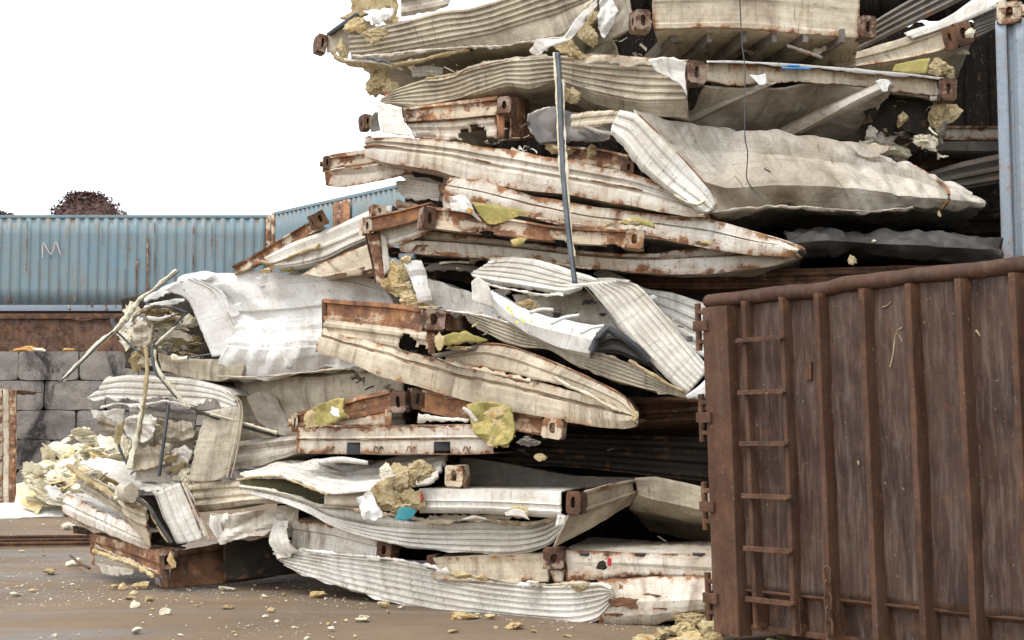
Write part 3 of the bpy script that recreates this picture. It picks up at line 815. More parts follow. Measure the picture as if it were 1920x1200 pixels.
# smears of foam dried on the wall
for (pp, r_) in (([(1694, 614), (1682, 622), (1679, 645), (1676, 668), (1671, 688)], .009), ([(1832, 620), (1838, 630), (1850, 634), (1856, 636)], .008), ([(1682, 622), (1690, 632), (1693, 640)], .006), ([(1611, 864), (1613, 872)], .008), ([(1657, 576), (1668, 572), (1672, 566)], .005)):
    q = [DD(t_at(x, P(x, y, 9.4).z), -.012, 0) for x, y in pp]
    pts_ = []
    for (x, y) in pp:
        tt = t_at(x, 1.6); Zq = DD(tt, 0, 1.6).y; z = P(x, y, Zq).z; tt = t_at(x, z); Zq = DD(tt, 0, z).y; pts_.append(DD(tt, -.010, P(x, y, Zq).z))
    tube('foam_smear', dm, 'oldfoam', pts_, r_, 8, .5, (1, .5), 1., 3)

# ------------------------------------------------------------------ the pile
CC = 'crushed container'
def cc(label, px, py, Z, name='crushed_container', cat=CC, group=None):
    return thing(name, label, cat, P(px, py, Z), group)
def fl(t, x, y, Z, wpx, hpx, seed, mat='foam', dep=.6, yaw=0., tilt=0., rough=.42, name='insulation', sub=4):
    s = Z / F * .5
    return lump(name, t, mat, P(x, y, Z), wpx * s, wpx * s * dep, hpx * s, seed, yaw=yaw, tilt=tilt, rough=rough, sub=sub)
def fs(t, zf, pts, rpx, mat='palefoam', seed=1, name='insulation_edge', lump_=.55, flat=.8, seg=9):
    w = [PT(zf, p) for p in pts]
    return tube(name, t, mat, w, rpx * w[0].y / F, seg, lump_, None, flat, seed, sub=.025)
def scraps(t, boxes, Z, mats, n, seed, size=(10, 34), name='torn_strip'):
    """short bent offcuts lying in a gap of the pile"""
    r = random.Random(seed); x0, y0, x1, y1 = boxes
    for i in range(n):
        x, y = r.uniform(x0, x1), r.uniform(y0, y1); a = r.uniform(-.6, .6); l = r.uniform(*size); h = r.uniform(.25, .6) * l
        dx, dy = math.cos(a) * l, math.sin(a) * l
        zz = Z + r.uniform(-.05, .25)
        sheet(name, t, r.choice(mats), zz, [[(x, y), (x + dx * .5, y + dy * .5 - r.uniform(-4, 6), r.uniform(-.04, .04)), (x + dx, y + dy)],
              [(x - dy * h / l, y + dx * h / l, r.uniform(-.05, .12)), (x + dx * .5, y + dy * .5 + h, r.uniform(-.06, .1)), (x + dx - dy * h / l * .6, y + dy + h * .8, r.uniform(-.05, .1))]],
              crum=.02, rag=(.08, .08, .06, .1), seed=seed + i, res=.02, thick=.004)
def crease(t, zf, pts, rpx=1.2, mat='rust', name='seam'):
    w = [PT(zf, p) for p in pts]
    return tube(name, t, mat, w, rpx * w[0].y / F, 6, .2)

# === topmost, left: ribbed beige container with foam spilling from its end
z = (600, 13.5, 1120, 12.9)
t = cc('beige ribbed crushed container topmost at left, yellow foam and white foil bursting from its end', 800, 100, 13.2)
sheet('side_panel', t, 'beige', z, [[(642, 57), (680, 55), (720, 47), (760, 38), (830, 20), (880, 16), (945, -4), (1010, -30), (1100, -64)],
      [(652, 103), (690, 100), (740, 92), (830, 76), (925, 58), (950, 50), (1040, 22), (1116, -6)],
      [(656, 108, .1), (735, 112, .1), (770, 100, .1), (865, 87, .1), (925, 89, .1), (1000, 78, .05), (1060, 70, .05), (1088, 36), (1114, 4)]],
      prof=[trap(5, .026), [(0, 0), (.06, .012), (.14, 0), (1, .04)]], crum=.028, rag=(.05, 0, .02, .03), ft=(2.2, .15), fb=(2.5, .1), seed=1, buckle=.012)
casting(t, 606, 80, 13.5, 18, 33, 24, 8)
sheet('end_frame', t, 'cream', 13.55, [[(612, 64), (640, 46), (670, 24)], [(613, 98), (640, 104), (664, 104)]], crum=.02, rag=(0, .05, .02, .08), seed=3, ft=(.8, .1))
sheet('end_frame', t, 'steel', 13.45, [[(612, 62), (640, 42), (668, 22)], [(614, 67), (642, 48), (670, 27)]], crum=.004, ft=(.1, 0))
sheet('insulation', t, 'oldfoam', 13.75, [[(652, -30), (700, -30), (742, -20)], [(650, 22), (700, 14), (745, 6)], [(629, 36), (662, 34), (690, 25)]], crum=.03, rag=(.06, .03, 0, .05), seed=4, thick=.06)
sheet('foil_lining', t, 'clean', 13.3, [[(672, 20), (700, 7), (744, 4)], [(684, 32), (710, 28), (740, 24)], [(695, 50), (714, 48), (728, 44)]], crum=.05, rag=(.06, .06, .06, .1), seed=5, thick=.004, freq=2)
fl(t, 660, 48, 13.4, 46, 34, 11); fl(t, 700, 62, 13.22, 56, 40, 12, 'oldfoam', .3); fl(t, 734, 36, 13.4, 34, 22, 13); fl(t, 640, 92, 13.45, 26, 50, 14, 'oldfoam')
fl(t, 742, 14, 13.5, 16, 34, 15, 'oldfoam'); fl(t, 672, 52, 13.36, 28, 18, 16)
fs(t, 13.35, [(622, 98), (640, 112), (665, 120), (700, 122), (742, 126)], 7, 'oldfoam', 2)
fs(t, 13.3, [(735, 122), (780, 116), (820, 106), (858, 96), (880, 92)], 5, 'oldfoam', 4)
sheet('torn_strip', t, 'steel', 13.2, [[(672, 104), (710, 108), (742, 118)], [(674, 108), (710, 118), (740, 124)]], crum=.01, rag=(.05, .05, .02, .02), seed=7)
sheet('torn_strip', t, 'tan', 13.3, [[(640, 108), (690, 112), (740, 120), (765, 128)], [(642, 118), (690, 122), (728, 128), (762, 140)]], crum=.03, rag=(.1, .1, .03, .06), seed=8)
sheet('torn_strip', t, 'charcoal', 13.35, [[(800, 110), (850, 96), (905, 84)], [(802, 120), (850, 108), (908, 92)]], crum=.03, rag=(.1, .1, .03, .06), seed=9)
fl(t, 712, 148, 13.55, 62, 66, 17, 'oldfoam', .5); fl(t, 728, 168, 13.5, 40, 40, 18, 'oldfoam', .5); fl(t, 692, 126, 13.5, 34, 22, 19, 'oldfoam', .5); fl(t, 766, 120, 13.35, 20, 26, 20, 'palefoam')
sheet('side_panel', t, 'tan', 13.7, [[(752, -40), (800, -50), (850, -60)], [(752, 34), (800, 26), (846, 16)]], crum=.04, prof=trap(3, .03), rag=(0, .05, 0, .03), seed=6)
sheet('torn_strip', t, 'white', 13.6, [[(766, 126), (800, 120), (838, 126)], [(772, 146), (800, 146), (832, 150)]], prof=trap(3, .015), crum=.02, rag=(.05, .05, .03, .03), seed=10)

# === topmost, right: container front with castings at both ends, open ribbed underside
z = (1180, 12.6, 1640, 13.0)
t = cc('cream container front at the very top, casting at each end, ribbed underside in shadow', 1400, 60, 12.8)
sheet('front_beam', t, 'cream', z, [[(1222, -40), (1400, -34), (1520, -26), (1612, -14)], [(1224, 2), (1400, -2), (1520, 8), (1612, 20)], [(1224, 46), (1400, 44), (1520, 56), (1612, 64)], [(1225, 54), (1400, 52), (1520, 64), (1612, 70)]],
      prof=[FLAT, [(0, 0), (.1, -.01), (.9, -.012), (1, 0)], FLAT], crum=.012, fb=(4.0, .05), seed=20, rag=(0, 0, 0, .012))
casting(t, 1206, 37, 12.55, 32, 40, 14, 0); casting(t, 1628, 49, 12.92, 30, 42, 8, 0)
sheet('side_panel', t, 'tan', 12.7, [[(1180, -30), (1150, -30, .5), (1128, -20, 1.1)], [(1182, 52), (1140, 78, .5), (1092, 108, 1.1)]], crum=.03, rag=(0, .05, 0, .03), seed=21, thick=.03)
for i, (xa, xb) in enumerate(((1262, 1232), (1330, 1290), (1395, 1330), (1452, 1385), (1510, 1440), (1580, 1530))):
    a, b = P(xa, 56, 12.9), P(xa, 56, 12.9) + Vector((-.45, 2.6, -.02))
    bm = bmesh.new(); u = (b - a).normalized(); bm_box(bm, (a + b) / 2 - Vector((0, 0, .05)), u.cross(Vector((0, 0, 1))) * .022, u * (b - a).length / 2, Vector((0, 0, .06)), .004)
    finish(bm, 'cross_member', 'dim', t)
sheet('torn_strip', t, 'dim', 12.9, [[(1470, 80), (1520, 92), (1560, 108)], [(1472, 88), (1515, 102), (1552, 118)]], crum=.02, rag=(.1, .1, .03, .03), seed=22)
sheet('torn_strip', t, 'white', 12.45, [[(988, 106), (1004, 72), (1052, 70), (1076, 34), (1120, -6)], [(1000, 112), (1036, 104), (1056, 88), (1090, 60), (1122, 12)]], crum=.04, rag=(.08, .04, .02, .06), seed=23, freq=1.5)
fl(t, 1068, 90, 12.6, 66, 34, 25, 'oldfoam', .5, 0, .4); fl(t, 1098, 66, 12.7, 42, 60, 26, 'oldfoam', .5); fl(t, 1110, 30, 12.75, 24, 44, 27, 'oldfoam')
sheet('foil_lining', t, 'clean', 12.4, [[(1122, -8), (1140, -12), (1152, 2)], [(1117, 24), (1140, 16), (1163, 20)], [(1119, 52), (1134, 54), (1149, 50)], [(1126, 66), (1132, 74), (1140, 66)]], crum=.05, rag=(.04, .04, 0, .05), seed=24, freq=2.5, thick=.004, res=.015)
scraps(t, (1100, 70, 1200, 104), 12.8, ['dim', 'tan', 'oldfoam'], 7, 30)
scraps(t, (1240, 78, 1560, 104), 13.2, ['dim', 'dark', 'tan'], 10, 31, (14, 50))

# === second layer: long wavy ribbed panel and buckled container floor
z = (712, 13.4, 1300, 12.35)
t = cc('second container from the top, wavy beige side panel and buckled brown floor', 1200, 200, 12.7)
sheet('side_panel', t, 'beige', z, [[(713, 189), (742, 168), (790, 150), (845, 143), (882, 127), (922, 117), (965, 111), (1012, 107), (1050, 104), (1110, 106), (1190, 108), (1292, 114)],
      [(711, 193), (760, 197), (790, 201), (842, 191), (900, 175), (950, 159), (992, 163), (1045, 153), (1085, 166), (1130, 178), (1200, 192), (1288, 190)],
      [(712, 195, .1), (762, 200, .1), (790, 203, .1), (842, 195, .1), (900, 182, .1), (950, 170, .1), (992, 172, .1), (1045, 164, .1), (1085, 184, .1), (1130, 198, .1), (1200, 214, .1), (1290, 224, .1)]],
      prof=[trap(6, .022), FLAT], crum=.032, rag=(.04, 0, .05, .02), ft=(2.2, .1), fb=(2.5, .12), seed=40, buckle=.02)
sheet('torn_strip', t, 'cream', (1070, 12.62, 1300, 12.3), [[(1070, 103), (1160, 104), (1245, 110), (1290, 113)], [(1080, 128), (1130, 126), (1190, 130), (1240, 124)]], crum=.012, rag=(.04, .04, 0, .10), seed=41)
sheet('torn_strip', t, 'white', 12.2, [[(1210, 112), (1250, 105), (1290, 116)], [(1225, 132), (1262, 138), (1288, 150)], [(1268, 152), (1282, 168), (1288, 192)]], crum=.03, rag=(.03, .03, .03, .06), seed=42)
sheet('paint_mark', t, 'redpaint', 13.28, [[(716, 180), (731, 170)], [(718, 183), (732, 174)]], crum=0, thick=.003, rag=(.02, .02, .01, .01), res=.01)
fs(t, (820, 13.2, 925, 12.95), [(800, 149), (845, 141), (882, 127), (918, 117)], 3.5, 'oldfoam', 5)
casting(t, 1307, 135, 12.2, 36, 44, 16, 0)
zb_ = (1320, 12.3, 1780, 12.9)
sheet('front_beam', t, 'cream', zb_, [[(1325, 120), (1400, 121), (1480, 128), (1600, 138), (1690, 146), (1764, 151)], [(1325, 160), (1400, 162), (1480, 158), (1600, 162), (1690, 176), (1764, 186)]], prof=[(0, 0), (.15, -.015), (.85, -.015), (1, 0)], crum=.015, rag=(0, 0, 0, .03), ft=(2.5, 0), seed=43)
wt = sheet('white_trim', t, 'clean', (1320, 12.22, 1780, 12.82), [[(1325, 114), (1400, 115), (1480, 120), (1600, 129), (1690, 138), (1772, 147)], [(1325, 119), (1400, 120), (1480, 128), (1600, 138), (1690, 145), (1772, 151)]], crum=.008, rag=(0, .02, 0, .015), seed=44, ft=(.3, .02), thick=.006)
for xa, xb, ya, h in ((1466, 1520, 126, 3), (1478, 1500, 121, 2.5)):
    sheet('blue_stripe', wt, 'bluepaint', zl((1320, 12.2, 1780, 12.8), 1490) - .02, [[(xa, ya), (xb, ya + 1)], [(xa + 1, ya + h), (xb - 1, ya + h + 1)]], crum=0, thick=.003, res=.02)
for pts in (([(1402, 138), (1420, 140), (1440, 136)], [(1424, 160), (1432, 162), (1438, 158)]), ([(1640, 150), (1655, 146), (1672, 149)], [(1655, 172), (1660, 175), (1666, 172)])):
    sheet('torn_strip', t, 'clean', 12.35, list(pts), crum=.012, rag=(.02, .02, .01, .03), seed=45, res=.015)
# buckled floor hanging below the front beam
zf_ = (1300, 12.35, 1700, 12.8)
sheet('floor', t, 'tan', zf_, [[(1318, 160), (1400, 163), (1480, 160), (1600, 160), (1672, 168)], [(1300, 205, .35), (1390, 210, .4), (1470, 212, .4), (1570, 215, .4), (1640, 220, .35)], [(1262, 240, .6), (1400, 248, .8), (1500, 252, .8), (1590, 256, .7), (1640, 262, .6)]], crum=.04, rag=(.03, .05, 0, .04), fb=(2, .3), seed=46)
for a, b, c_, d in (((1428, 150), (1458, 156), (1276, 242), (1236, 236)), ((1652, 152), (1672, 168), (1500, 252), (1462, 240))):
    sheet('floor_beam', t, 'tan', 0, [[PT(zf_, a) - Vector((0, .06, 0)), P((a[0] + d[0]) / 2, (a[1] + d[1]) / 2 - 2, 12.7), P(d[0], d[1], 13.0)], [PT(zf_, b) - Vector((0, .08, 0)), P((b[0] + c_[0]) / 2, (b[1] + c_[1]) / 2, 12.66), P(c_[0], c_[1], 12.95)]], world=True, prof=[(0, 0), (.3, .05), (.7, .05), (1, 0)], crum=.012, seed=47)
casting(t, 1779, 167, 12.75, 32, 42, 4, 0)
sheet('end_post', t, 'white', 12.85, [[(1744, 152), (1762, 152)], [(1744, 188), (1762, 188)]], crum=.005)
sheet('corrugated_lining', t, 'tan', 12.9, [[(1672, 152), (1742, 154)], [(1670, 176), (1742, 184)]], prof=trap(4, .015), crum=.012, seed=48)
fl(t, 1715, 230, 13.3, 150, 110, 50, 'tanlump' if 'tanlump' in M else 'oldfoam', .5); fl(t, 1760, 215, 13.0, 40, 80, 51, 'oldfoam'); fl(t, 1768, 190, 12.9, 26, 50, 52, 'oldfoam')
fl(t, 1690, 285, 13.0, 60, 26, 53, 'palefoam'); fl(t, 1740, 265, 12.95, 50, 36, 54, 'palefoam'); fl(t, 1640, 200, 13.2, 60, 60, 55, 'oldfoam', .4)
sheet('torn_strip', t, 'cream', 12.75, [[(1588, 274), (1625, 264), (1672, 272)], [(1595, 288), (1630, 286), (1668, 282)], [(1606, 300), (1632, 298), (1650, 290)]], crum=.03, rag=(.05, .05, .03, .05), seed=49)
sheet('torn_strip', t, 'white', 12.8, [[(1742, 236), (1752, 246), (1762, 254)], [(1740, 242), (1750, 252), (1758, 256)]], crum=.01, rag=(.02, .02, .01, .01), seed=56)
sheet('floor', t, 'dark', 13.1, [[(1640, 180), (1700, 185), (1750, 190)], [(1600, 270), (1680, 290), (1740, 270)]], crum=.06, fb=(1.5, 0), seed=57)
r_ = random.Random(5)
for k_ in range(22):
    x_, y_ = r_.uniform(1610, 1770), r_.uniform(190, 292)
    if x_ > 1700 + 90 * (1 - abs(y_ - 240) / 60): continue
    fl(t, x_, y_, 13.0 + r_.uniform(-.15, .2), r_.uniform(26, 70), r_.uniform(16, 40), 650 + k_, r_.choice(['oldfoam', 'tan', 'dim', 'tan', 'oldfoam', 'dark']), .6, r_.uniform(0, 3), r_.uniform(-.6, .6))
scraps(t, (1645, 185, 1760, 290), 12.95, ['tan', 'dim', 'oldfoam', 'dark'], 14, 60, (12, 36))
sheet('foil_lining', t, 'foil', 12.95, [[(1676, 120), (1720, 110), (1748, 108)], [(1674, 134), (1710, 138), (1738, 138)]], crum=.02, rag=(.04, .04, .02, .03), seed=58, thick=.03)
fl(t, 1762, 124, 13.0, 44, 34, 59, 'oldfoam'); fl(t, 1784, 138, 13.0, 20, 26, 61, 'oldfoam')

# === pale folded beams rising to the top right corner
z = (1560, 13.9, 1870, 13.3)
t = cc('cream beam slanting up to the top right corner with rusty casting at its end', 1700, 100, 13.7)
sheet('beam', t, 'cream', z, [[(1560, 112), (1640, 86), (1720, 62), (1800, 30), (1870, -14)], [(1560, 120), (1650, 98), (1730, 74), (1794, 50), (1812, 42)], [(1570, 130), (1660, 118), (1740, 100), (1796, 84), (1822, 74)]], prof=[FLAT, [(0, 0), (.1, -.02), (.9, -.02), (1, 0)]], crum=.015, ft=(.4, 0), fb=(1.5, -.1), seed=70)
casting(t, 1807, 62, 13.15, 42, 44, 22, -18)
fl(t, 1818, 62, 13.05, 16, 20, 71, 'palefoam'); fl(t, 1808, 96, 13.3, 22, 12, 72, 'palefoam')
sheet('side_panel', t, 'white', (1690, 13.6, 1880, 13.2), [[(1700, 64), (1765, 42), (1835, -2), (1895, -40)], [(1710, 72), (1790, 46), (1832, 30), (1885, 4)]], crum=.012, seed=73, ft=(.3, .1))
sheet('side_panel', t, 'dim', 13.4, [[(1824, 30), (1850, 18), (1866, 12)], [(1826, 54), (1850, 46), (1868, 40)], [(1830, 72), (1850, 62), (1868, 52)]], prof=trap(3, .02), crum=.015, seed=74)
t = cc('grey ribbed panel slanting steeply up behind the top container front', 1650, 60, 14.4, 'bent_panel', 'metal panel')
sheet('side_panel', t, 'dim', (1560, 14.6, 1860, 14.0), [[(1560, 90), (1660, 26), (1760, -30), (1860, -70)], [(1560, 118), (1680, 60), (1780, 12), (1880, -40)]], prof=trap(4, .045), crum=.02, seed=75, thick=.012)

# === right, behind: short cream beams between the second layer and the blue-grey container
t = cc('cream beams jutting out between the pile and the blue-grey container', 1810, 260, 14., 'beam_stack', 'steel beams')
bar4('beam', t, 'rustwhite', 14., (1740, 236), (1880, 236), (1880, 262), (1740, 262), CHAN, .4)
bar4('beam', t, 'dim', 14.02, (1735, 264), (1880, 264), (1880, 287), (1735, 287), [(0, 0), (.3, .03), (.7, .03), (1, 0)], .4)
sheet('side_panel', t, 'rustdark', 14.3, [[(1730, 287), (1880, 289)], [(1720, 320), (1880, 300)]], crum=.04, seed=80)
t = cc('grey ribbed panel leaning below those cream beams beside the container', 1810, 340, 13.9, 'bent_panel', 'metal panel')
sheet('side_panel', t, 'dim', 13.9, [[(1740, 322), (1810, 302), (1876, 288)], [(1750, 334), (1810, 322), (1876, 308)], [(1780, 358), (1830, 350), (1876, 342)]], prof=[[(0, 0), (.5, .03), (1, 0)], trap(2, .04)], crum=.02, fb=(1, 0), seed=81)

# === rusty end frame, third layer
z = (755, 13.15, 950, 12.75)
t = cc('rust-streaked container end with a torn hole, third layer at left', 860, 260, 13.)
sheet('top_beam', t, 'rust', z, [[(757, 203), (850, 192), (932, 182)], [(758, 226), (850, 220), (932, 212)]], prof=CHAN, crum=.006, ft=(1.2, .0), fb=(.1, 0), seed=90)
sheet('end_panel', t, 'rustwhite', (755, 13.2, 950, 12.8), [[(759, 227), (850, 221), (932, 213)], [(778, 262), (850, 272), (934, 262)]], prof=trap(2, .02), crum=.015, seed=91, holes=((.72, .72, .15, .09),), rag=(.02, 0, 0, .05))
casting(t, 944, 197, 12.66, 26, 34, -20, 0)
sheet('corner_post', t, 'rustier', 12.72, [[(931, 215), (946, 214)], [(934, 262), (946, 258)]], crum=.006, ft=None)
sheet('side_panel', t, 'rustier', 12.75, [[(960, 182), (990, 186, .6)], [(958, 264), (1000, 262, .9)]], prof=FLAT, crum=.02, seed=92)
sheet('torn_strip', t, 'white', (700, 13.1, 780, 12.95), [[(706, 192), (730, 193), (756, 200)], [(712, 224), (736, 222), (760, 226)], [(716, 256), (745, 257), (778, 260)]], crum=.025, rag=(.03, .03, .02, .03), seed=93, buckle=.02)
sheet('torn_strip', t, 'tan', 12.95, [[(775, 243), (800, 239), (824, 250)], [(778, 256), (800, 258), (822, 258)]], crum=.02, rag=(.03, .05, .04, .02), seed=94)
casting(t, 689, 227, 13.3, 14, 28, 20, 0)
sheet('torn_strip', t, 'dim', 13.2, [[(690, 218), (704, 206), (716, 214)], [(694, 250), (706, 248), (720, 254)]], crum=.04, rag=(.04, .04, .04, .04), seed=95)
scraps(t, (890, 225, 990, 270), 12.7, ['white', 'dim', 'silver', 'cream'], 9, 96, (10, 26))
scraps(t, (930, 272, 1010, 282), 12.55, ['white', 'silver', 'palefoam'], 5, 97, (12, 30))
fl(t, 1040, 280, 12.6, 60, 24, 98, 'oldfoam'); fl(t, 1075, 150 + 30, 12.7, 40, 34, 99, 'oldfoam', .5); fl(t, 1056, 172, 12.65, 22, 40, 100, 'oldfoam')

# === dark scuffed bare sheet
t = sheet('bare_metal_sheet', None, 'silver', 12.5, [[(988, 214), (1036, 192), (1100, 214), (1160, 234)], [(984, 240), (1040, 224), (1100, 236), (1158, 246)], [(1010, 270), (1060, 270), (1110, 272), (1150, 262)]], crum=.04, rag=(.04, .06, .03, .04), seed=101, buckle=.03)
tag(t, 'dark shiny scuffed bare sheet curled behind the hanging grey strip', 'metal sheet')

# === folded white strip bent like an elbow
zz = (1060, 12.4, 1340, 12.0)
t = cc('white panel strip folded like an elbow, its lower limb running down to the right', 1250, 300, 12.1, 'folded_panel', 'metal panel')
sheet('upper_limb', t, 'cream', zz, [[(1062, 214), (1110, 207), (1160, 203), (1196, 212)], [(1060, 244), (1110, 240), (1150, 236), (1160, 246)]], prof=trap(2, .012), crum=.02, seed=102, rag=(.06, 0, .02, .03))
sheet('lower_limb', t, 'white', (1140, 12.1, 1345, 11.95), [[(1160, 205), (1196, 214), (1240, 258), (1290, 310), (1330, 356), (1344, 384)], [(1146, 234), (1178, 250), (1218, 300), (1262, 344), (1300, 372), (1336, 396)], [(1144, 250), (1170, 282), (1205, 326), (1255, 362), (1290, 388), (1318, 402)]], prof=[trap(2, .014), [(0, 0), (.5, .02), (1, 0)]], crum=.016, seed=103, rag=(.02, .02, .01, .02), ft=(.1, -.03))
crease(t, 11.93, [(1196, 213), (1242, 258), (1292, 310), (1332, 356), (1345, 382), (1336, 398), (1310, 404)], 1.6)
fs(t, 11.93, [(1262, 364), (1285, 378), (1308, 384), (1322, 376)], 3, 'palefoam', 9)
sheet('upper_limb', t, 'tan', 12.3, [[(1078, 228), (1120, 240), (1152, 244)], [(1084, 240), (1120, 252), (1160, 262)]], crum=.02, rag=(.04, .04, .02, .04), seed=104)

# === big beige crumpled sheet, third layer right, tied with a rusty hoop
z = (1180, 12.6, 1850, 12.5)
t = cc('big beige crumpled container side, pointed at right where a rusty hoop ties it', 1500, 390, 12.5)
sheet('side_panel', t, 'tan', z, [[(1186, 212), (1280, 230), (1400, 250), (1500, 256), (1590, 272), (1660, 296), (1720, 318), (1790, 350), (1846, 378)],
      [(1220, 262), (1300, 280), (1420, 290), (1520, 300), (1600, 310), (1680, 330), (1740, 348), (1800, 364), (1847, 380)],
      [(1290, 330, -.15), (1360, 352, -.2), (1450, 348, -.2), (1540, 350, -.2), (1630, 356, -.2), (1700, 368, -.15), (1760, 372, -.1), (1810, 376, -.05), (1847, 382)],
      [(1338, 398, -.1), (1400, 388, -.05), (1450, 378, -.05), (1500, 380, -.08), (1570, 392, -.1), (1640, 394, -.08), (1710, 386, -.05), (1790, 384), (1846, 384)],
      [(1320, 402, .4), (1400, 396, .4), (1450, 390, .4), (1500, 392, .4), (1570, 400, .4), (1640, 400, .4), (1710, 394, .4), (1790, 388, .3), (1846, 386, .1)]],
      crum=.042, rag=(0, .0, .02, 0), ft=(1.5, .1), fb=(2.2, .1), seed=110, res=.026, freq=1.0, sharp=20, buckle=.018)
hoop = [P(x, y, 12.5 + d) for x, y, d in ((1715, 312, .3), (1745, 330, .1), (1768, 345, -.05), (1779, 360, -.2), (1779, 376, -.25), (1768, 390, -.1), (1760, 396, .2))]
tube('hoop', t, 'rustier', hoop, .014, 8, .1)
fl(t, 1762, 402, 12.45, 8, 14, 111, 'oldfoam')
sheet('tear_shade', t, 'black', 12.32, [[(1432, 314), (1446, 322)], [(1434, 318), (1444, 324)]], crum=0, thick=.003, res=.02)  # flat black patch, the dark inside a tear put into its colour

# === long white beam running left to right, third layer
z = (682, 13.0, 1330, 12.0)
t = cc('long white grooved container edge running from left down to the elbow strip', 1000, 340, 12.5)
sheet('side_panel', t, 'rustwhite', z, [[(684, 260), (700, 256), (760, 257), (850, 268), (930, 278), (1080, 304), (1180, 324), (1250, 350), (1322, 384)],
      [(682, 276), (700, 272), (770, 280), (850, 290), (920, 306), (1080, 334), (1180, 352), (1260, 374), (1326, 396)],
      [(684, 292), (720, 306), (800, 316), (900, 344), (1060, 366), (1180, 386), (1300, 403), (1328, 400)]],
      prof=[[(0, 0), (.5, .01), (.62, -.02), (.75, -.02), (.86, .012), (1, .02)], [(0, .02), (.12, .0), (.3, .03), (.85, .035), (1, 0)]], crum=.012, ft=(2.5, .05), fb=(2.5, .05), seed=120, lips=(1,), rag=(.02, .01, .01, .01), buckle=.014)
sheet('rear_beam', t, 'rust', 12.75, [[(1060, 274), (1120, 278), (1180, 290)], [(1060, 310), (1120, 312), (1180, 324)]], prof=CHAN, crum=.008, seed=121)
casting(t, 1180, 312, 12.4, 18, 24, 8, 0)
fl(t, 1108, 284, 12.6, 26, 22, 122, 'oldfoam')
for i, x in enumerate((760, 905, 1010, 1120, 1245)):
    pass

# === rusty butt end sticking out at left
z = (606, 13.6, 780, 13.2)
t = cc('rusty container end jutting out into the sky at left', 690, 330, 13.4)
sheet('upper_beam', t, 'rust', z, [[(612, 293), (690, 282), (730, 280)], [(615, 318), (700, 306), (735, 302)]], prof=CHAN, crum=.006, ft=(.8, 0), seed=130)
sheet('lower_beam', t, 'rustwhite', z, [[(615, 319), (680, 310), (735, 303), (775, 308)], [(618, 330), (680, 326), (740, 318), (775, 318)], [(613, 348), (645, 350), (720, 338), (775, 326)]], prof=[[(0, 0), (.3, .03), (1, 0)], FLAT], crum=.01, fb=(.25, .1), seed=131, rag=(.02, 0, 0, .015))
casting(t, 613, 305, 13.55, 12, 24, 12, 0)
sheet('corner_post', t, 'rustier', 13.58, [[(608, 318), (619, 318)], [(611, 348), (621, 347)]], crum=.005, ft=None)
sheet('torn_strip', t, 'dark', 13.2, [[(766, 322), (800, 318), (835, 330)], [(775, 332), (805, 336), (830, 346)]], crum=.02, rag=(.04, .04, .02, .02), seed=132)

# === second white beam + rusty sill with yellow film, fourth layer
z = (835, 12.7, 1510, 11.9)
t = cc('white container edge with olive film and a rusty sill hung beneath it', 1150, 460, 12.3)
sheet('side_panel', t, 'rustwhite', z, [[(842, 333), (900, 342), (1000, 366), (1100, 388), (1250, 406), (1330, 414), (1410, 436), (1470, 452), (1506, 468)],
      [(838, 350), (900, 362), (1000, 386), (1100, 408), (1250, 424), (1330, 436), (1410, 454), (1470, 462), (1506, 470)],
      [(836, 372), (880, 376), (980, 402), (1100, 424), (1240, 444), (1330, 462), (1410, 472), (1470, 474), (1506, 472)]], prof=[[(0, 0), (.75, .012), (.85, -.015), (1, 0)], [(0, 0), (.12, .03), (.9, .035), (1, 0)]], crum=.012, ft=(2.5, .05), fb=(1.2, .06), seed=140, lips=(1,), rag=(.02, .01, .01, .05), buckle=.014)
crease(t, z, [(1250, 405), (1330, 412), (1410, 434), (1470, 451), (1508, 467)], 1.8)
sheet('corner_post', t, 'rustwhite', 12.66, [[(826, 360), (842, 334), (862, 338)], [(832, 402), (848, 400), (866, 392)]], crum=.015, rag=(.02, .03, .01, .02), seed=141, ft=(.5, 0))
sheet('sill_beam', t, 'rust', (800, 12.55, 1210, 12.05), [[(800, 386), (850, 392), (940, 408), (1050, 424), (1150, 428), (1204, 432)], [(800, 426), (850, 432), (940, 440), (1050, 454), (1150, 462), (1204, 468)]], prof=CHAN, crum=.008, ft=(.5, 0), fb=(.14, 0), seed=142, holes=((.28, .95, .09, .03), (.62, .98, .06, .03), (.86, .98, .06, .03)))
casting(t, 806, 408, 12.5, 24, 40, 22, 5); casting(t, 1190, 448, 11.98, 34, 36, -6, 5)
sheet('foil_lining', t, 'foil', (870, 12.45, 1000, 12.3), [[(882, 378), (930, 384), (1000, 398)], [(900, 406), (930, 412), (970, 406)], [(914, 420), (928, 424), (946, 416)]], crum=.015, rag=(.02, .04, 0, .03), seed=143, thick=.006)
sheet('torn_strip', t, 'white', 12.42, [[(836, 366), (866, 362), (884, 380)], [(842, 384), (870, 388), (896, 404)], [(846, 398), (880, 406), (908, 418)]], crum=.04, rag=(.03, .03, .02, .03), seed=144, freq=2)
fl(t, 880, 395, 12.36, 16, 12, 145, 'orange', .4)
sheet('foil_lining', t, 'foil', (1150, 12.0, 1240, 11.9), [[(1156, 412), (1190, 406), (1226, 416)], [(1154, 424), (1190, 428), (1232, 438)]], crum=.02, rag=(.04, .04, .02, .06), seed=146, thick=.02)
fl(t, 1180, 416, 11.95, 40, 16, 147); fl(t, 1140, 420, 12.05, 22, 8, 148)
fl(t, 1318, 458, 11.9, 66, 12, 149, 'foam', .4, 0, .1); fl(t, 1504, 474, 11.88, 18, 14, 151, 'dark', 1)
